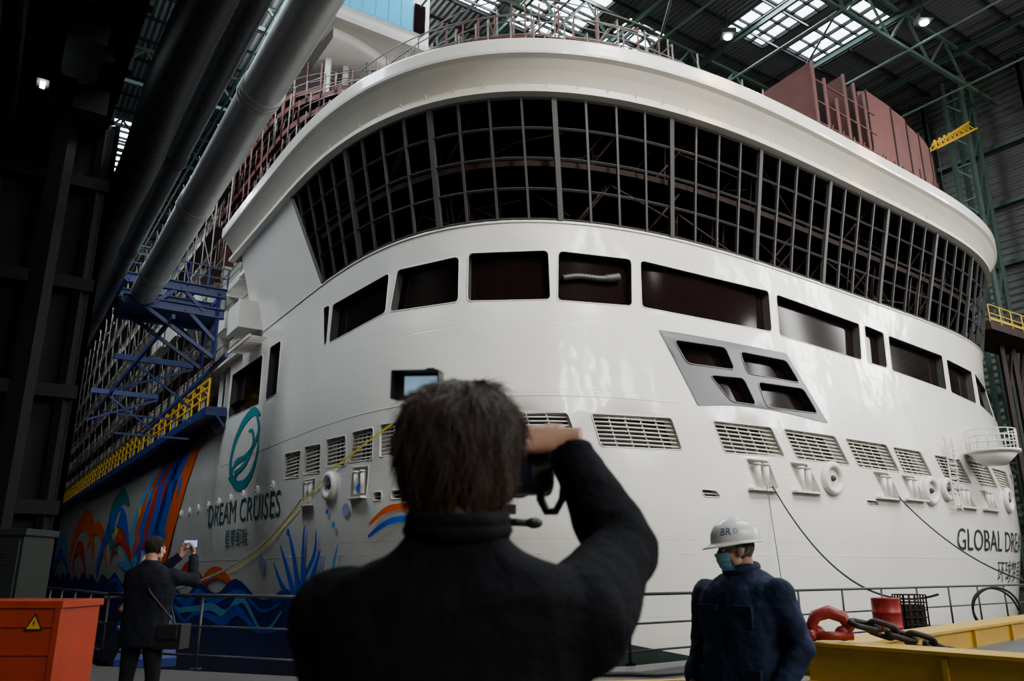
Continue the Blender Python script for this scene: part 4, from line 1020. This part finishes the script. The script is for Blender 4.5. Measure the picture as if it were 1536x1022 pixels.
for j in range(A):
    t=2*math.pi*j/A; s_=math.sin(t); ext=.012+.045*max(0,s_)**2
    c0=V((.121*math.cos(t),.144*math.sin(t)-.01,cz+.002)); c1=V(((.121+ext*.6)*math.cos(t),(.144+ext)*math.sin(t)-.01,cz-.012-.012*max(0,s_))); c2=c1-V((0,0,.005)); c3=V((.116*math.cos(t),.139*math.sin(t)-.01,cz-.006)); vs+=[c0,c1,c2,c3]
fs=[]
for j in range(A):
    l=(j+1)%A
    for q in range(4): fs.append((4*j+q,4*j+(q+1)%4,4*l+(q+1)%4,4*l+q))
b.mesh(vs,fs,'helm',True)
b.tube([V((.085*math.cos(a),.105*math.sin(a)-.012,cz-.01)) for a in[2*math.pi*i/28 for i in range(28)]],.008,'black',6,closed=True)
cu=bpy.data.curves.new('t','FONT'); cu.body='BR'; cu.size=.058; to=bpy.data.objects.new('t',cu); COL.objects.link(to); bpy.context.view_layer.update()
me=bpy.data.meshes.new_from_object(to.evaluated_get(bpy.context.evaluated_depsgraph_get()))
def onshell(a,zz,off=.0025):
    k=max(0,min(1,(zz)/.135))**(1/.85); sp=math.sqrt(max(0,1-k*k)); return V(((.122+off)*sp*math.cos(a),(.145+off)*sp*math.sin(a)-.01,cz+zz))
a0=math.radians(132)
def mapt(px,py): return onshell(a0+px/.135,.040+py)
b.mesh([mapt(v.co.x,v.co.y) for v in me.vertices],[tuple(p.vertices) for p in me.polygons],'hlogo',False)
bpy.data.objects.remove(to)
for k in range(8): b.ell(mapt(.092+.012*math.cos(k*.785),.02+.012*math.sin(k*.785)),(.0028,)*3,'hlogo',seg=6,rings=4)
b.build('safety_helmet',dw,xf=hx)
b=MB(); vs=[];fs=[];A=18;Bn=10
for i in range(Bn+1):
    for j in range(A+1):
        u=(j/A-.5)*2; v_=i/Bn; z=-.012-.098*v_; y=.112-.055*abs(u)**2.0-.02*v_**3+.014*(1-abs(u))*(1-v_)+.004*math.sin(v_*18)*.5; xx=u*(.072-.012*v_)
        vs.append(V((xx,y,z)))
for i in range(Bn):
    for j in range(A): a=i*(A+1)+j; fs.append((a,a+1,a+A+2,a+A+1))
b.mesh(vs,fs,'mask',True)
for s in(-1,1):
    b.tube([(s*.071,.058,-.016),(s*.080,.02,.0),(s*.088,-.012,.018),(s*.088,-.03,0),(s*.082,-.01,-.035),(s*.070,.035,-.07),(s*.060,.044,-.105)],.0018,'mask',5)
b.build('face_mask',dw,xf=hx)
# --- visitor with phone at left
vm_=empty('man_with_smartphone'); x=XF((-3.50,8.05,0),-.12,1.0)
b=MB(); torso(b,'jdark',1.08,.76); arm(b,(.21,.02,1.40),(.34,.20,1.36),(.22,.36,1.60),'jdark',1.05); arm(b,(-.20,.02,1.40),(-.25,.26,1.30),(.06,.40,1.60),'jdark',1.05)
o=b.build('jacket',vm_,remesh=.013,smooth=4,xf=x); folds(o,.03)
b=MB(); legs(b,'trous',.13); b.build('trousers',vm_,remesh=.015,smooth=4,xf=x); shoes(vm_,x,.13)
hx=HX(x,(.0,.03,1.655),-.2,-.05); head(vm_,hx); hair(vm_,hx,'hairb',1200,length=.03,rs=.0018,r=(.083,.103,.09),seed=5,lift=.04)
hand('right_hand',(.215,.37,1.615),(-.35,.25,.7),(-.6,-.5,.2),1,[40,45,50,50],vm_,x); hand('left_hand',(.065,.41,1.615),(.3,.2,.7),(.7,-.5,.2),-1,[40,45,50,50],vm_,x)
b=MB(); b.box((.30,-.02,.86),(.13,.09,.11),'shoe'); b.box((.30,-.12,.90),(.10,.01,.06),'shoe'); b.tube([(.30,-.0,.97),(.12,-.17,1.25),(-.12,-.06,1.52),(-.13,.05,1.52),(.1,.17,1.25),(.28,.04,.97)],.010,'shoe',6); b.build('shoulder_bag',vm_,bevel=.015,xf=x)
b=MB(); b.box((.145,.43,1.72),(.075,.005,.038),'camb'); b.box((.145,.424,1.72),(.070,.0015,.034),'phsc'); b.cyl((.205,.435,1.745),(.205,.438,1.745),.01,'lensg'); b.build('smartphone',bevel=.003,xf=x)
# ------------------------------------------------------------------ LIGHTS
def area(name,loc,target,sx,sy,e,col=(1,1,1)):
    l=bpy.data.lights.new(name,'AREA'); l.shape='RECTANGLE'; l.size=sx; l.size_y=sy; l.energy=e; l.color=col
    o=bpy.data.objects.new(name,l); COL.objects.link(o); o.location=loc; o.rotation_euler=(V(target)-V(loc)).to_track_quat('-Z','Y').to_euler(); return o
def spot(name,loc,target,e,ang,rad=1.5,blend=.5,col=(1,1,1)):
    l=bpy.data.lights.new(name,'SPOT'); l.energy=e; l.spot_size=math.radians(ang); l.spot_blend=blend; l.shadow_soft_size=rad; l.color=col
    o=bpy.data.objects.new(name,l); COL.objects.link(o); o.location=loc; o.rotation_euler=(V(target)-V(loc)).to_track_quat('-Z','Y').to_euler(); return o
cool=(.88,.95,1.0); warm=(1,.55,.22)
E={0:4500,2:3500,3:3500,5:4500,6:6500,7:4500,8:3500,9:3500,11:7000,12:21000}  # last two feed the skylights added over the left side
for i,e in E.items():
    x_=sky[i]; cs,ct=(x_[0]+x_[1])/2,(x_[2]+x_[3])/2
    area('skylight_daylight',W3(cs,ct,41.9 if i!=12 else 41.5),W3(cs+(8 if i==12 else 0),ct,0),x_[1]-x_[0],x_[3]-x_[2],e,cool)
for s,e in zip(GS,(5000,5400,5400,4600,3400,2600)):
    area('gate_window_light',W3(s,-44,27),W3(s*.6+10,20,16),2.0,23,e,(1,.98,.93))
for t in RS:
    area('side_window_light',W3(65.2,t,22),W3(35,20+t*.3,11),2.0,20,4000,(1,.985,.95))  # added lamps at the added side panes, lighting the stern from the right
spot('flood_light',W3(17,-6,34),W3(22,22,12.5),56000,50,1.6,1.,(1,.96,.87))  # added lamp without a fixture, brightens the hull
spot('flood_light',W3(38,-8,32),W3(36,22,11),33000,52,1.6,1.,(1,.955,.86))  # likewise added, for the right part of the stern
spot('flood_light',W3(24,4,39),S(23.5,19.6,.8,p18),110000,5,.3,.8,warm)  # added narrow spot that makes a warm highlight on the rim
spot('flood_light',W3(34,4,39),S(33.0,19.6,.8,p18),110000,5,.3,.8,warm)  # second added spot, warm highlight further along the rim
wd=bpy.data.worlds.new('world'); bpy.context.scene.world=wd; wd.use_nodes=True; wd.node_tree.nodes['Background'].inputs[0].default_value=(.5,.6,.7,1); wd.node_tree.nodes['Background'].inputs[1].default_value=.01
# ------------------------------------------------------------------ CAMERA
c=bpy.data.cameras.new('camera'); c.sensor_width=36; c.lens=1195/1536*36; c.clip_end=500; c.clip_start=.05
c.dof.use_dof=True; c.dof.focus_distance=22; c.dof.aperture_fstop=4.0
o=bpy.data.objects.new('camera',c); COL.objects.link(o); o.location=(0,0,1.45); o.rotation_euler=(math.pi/2+math.atan(346/1195),0,0)
bpy.context.scene.camera=o
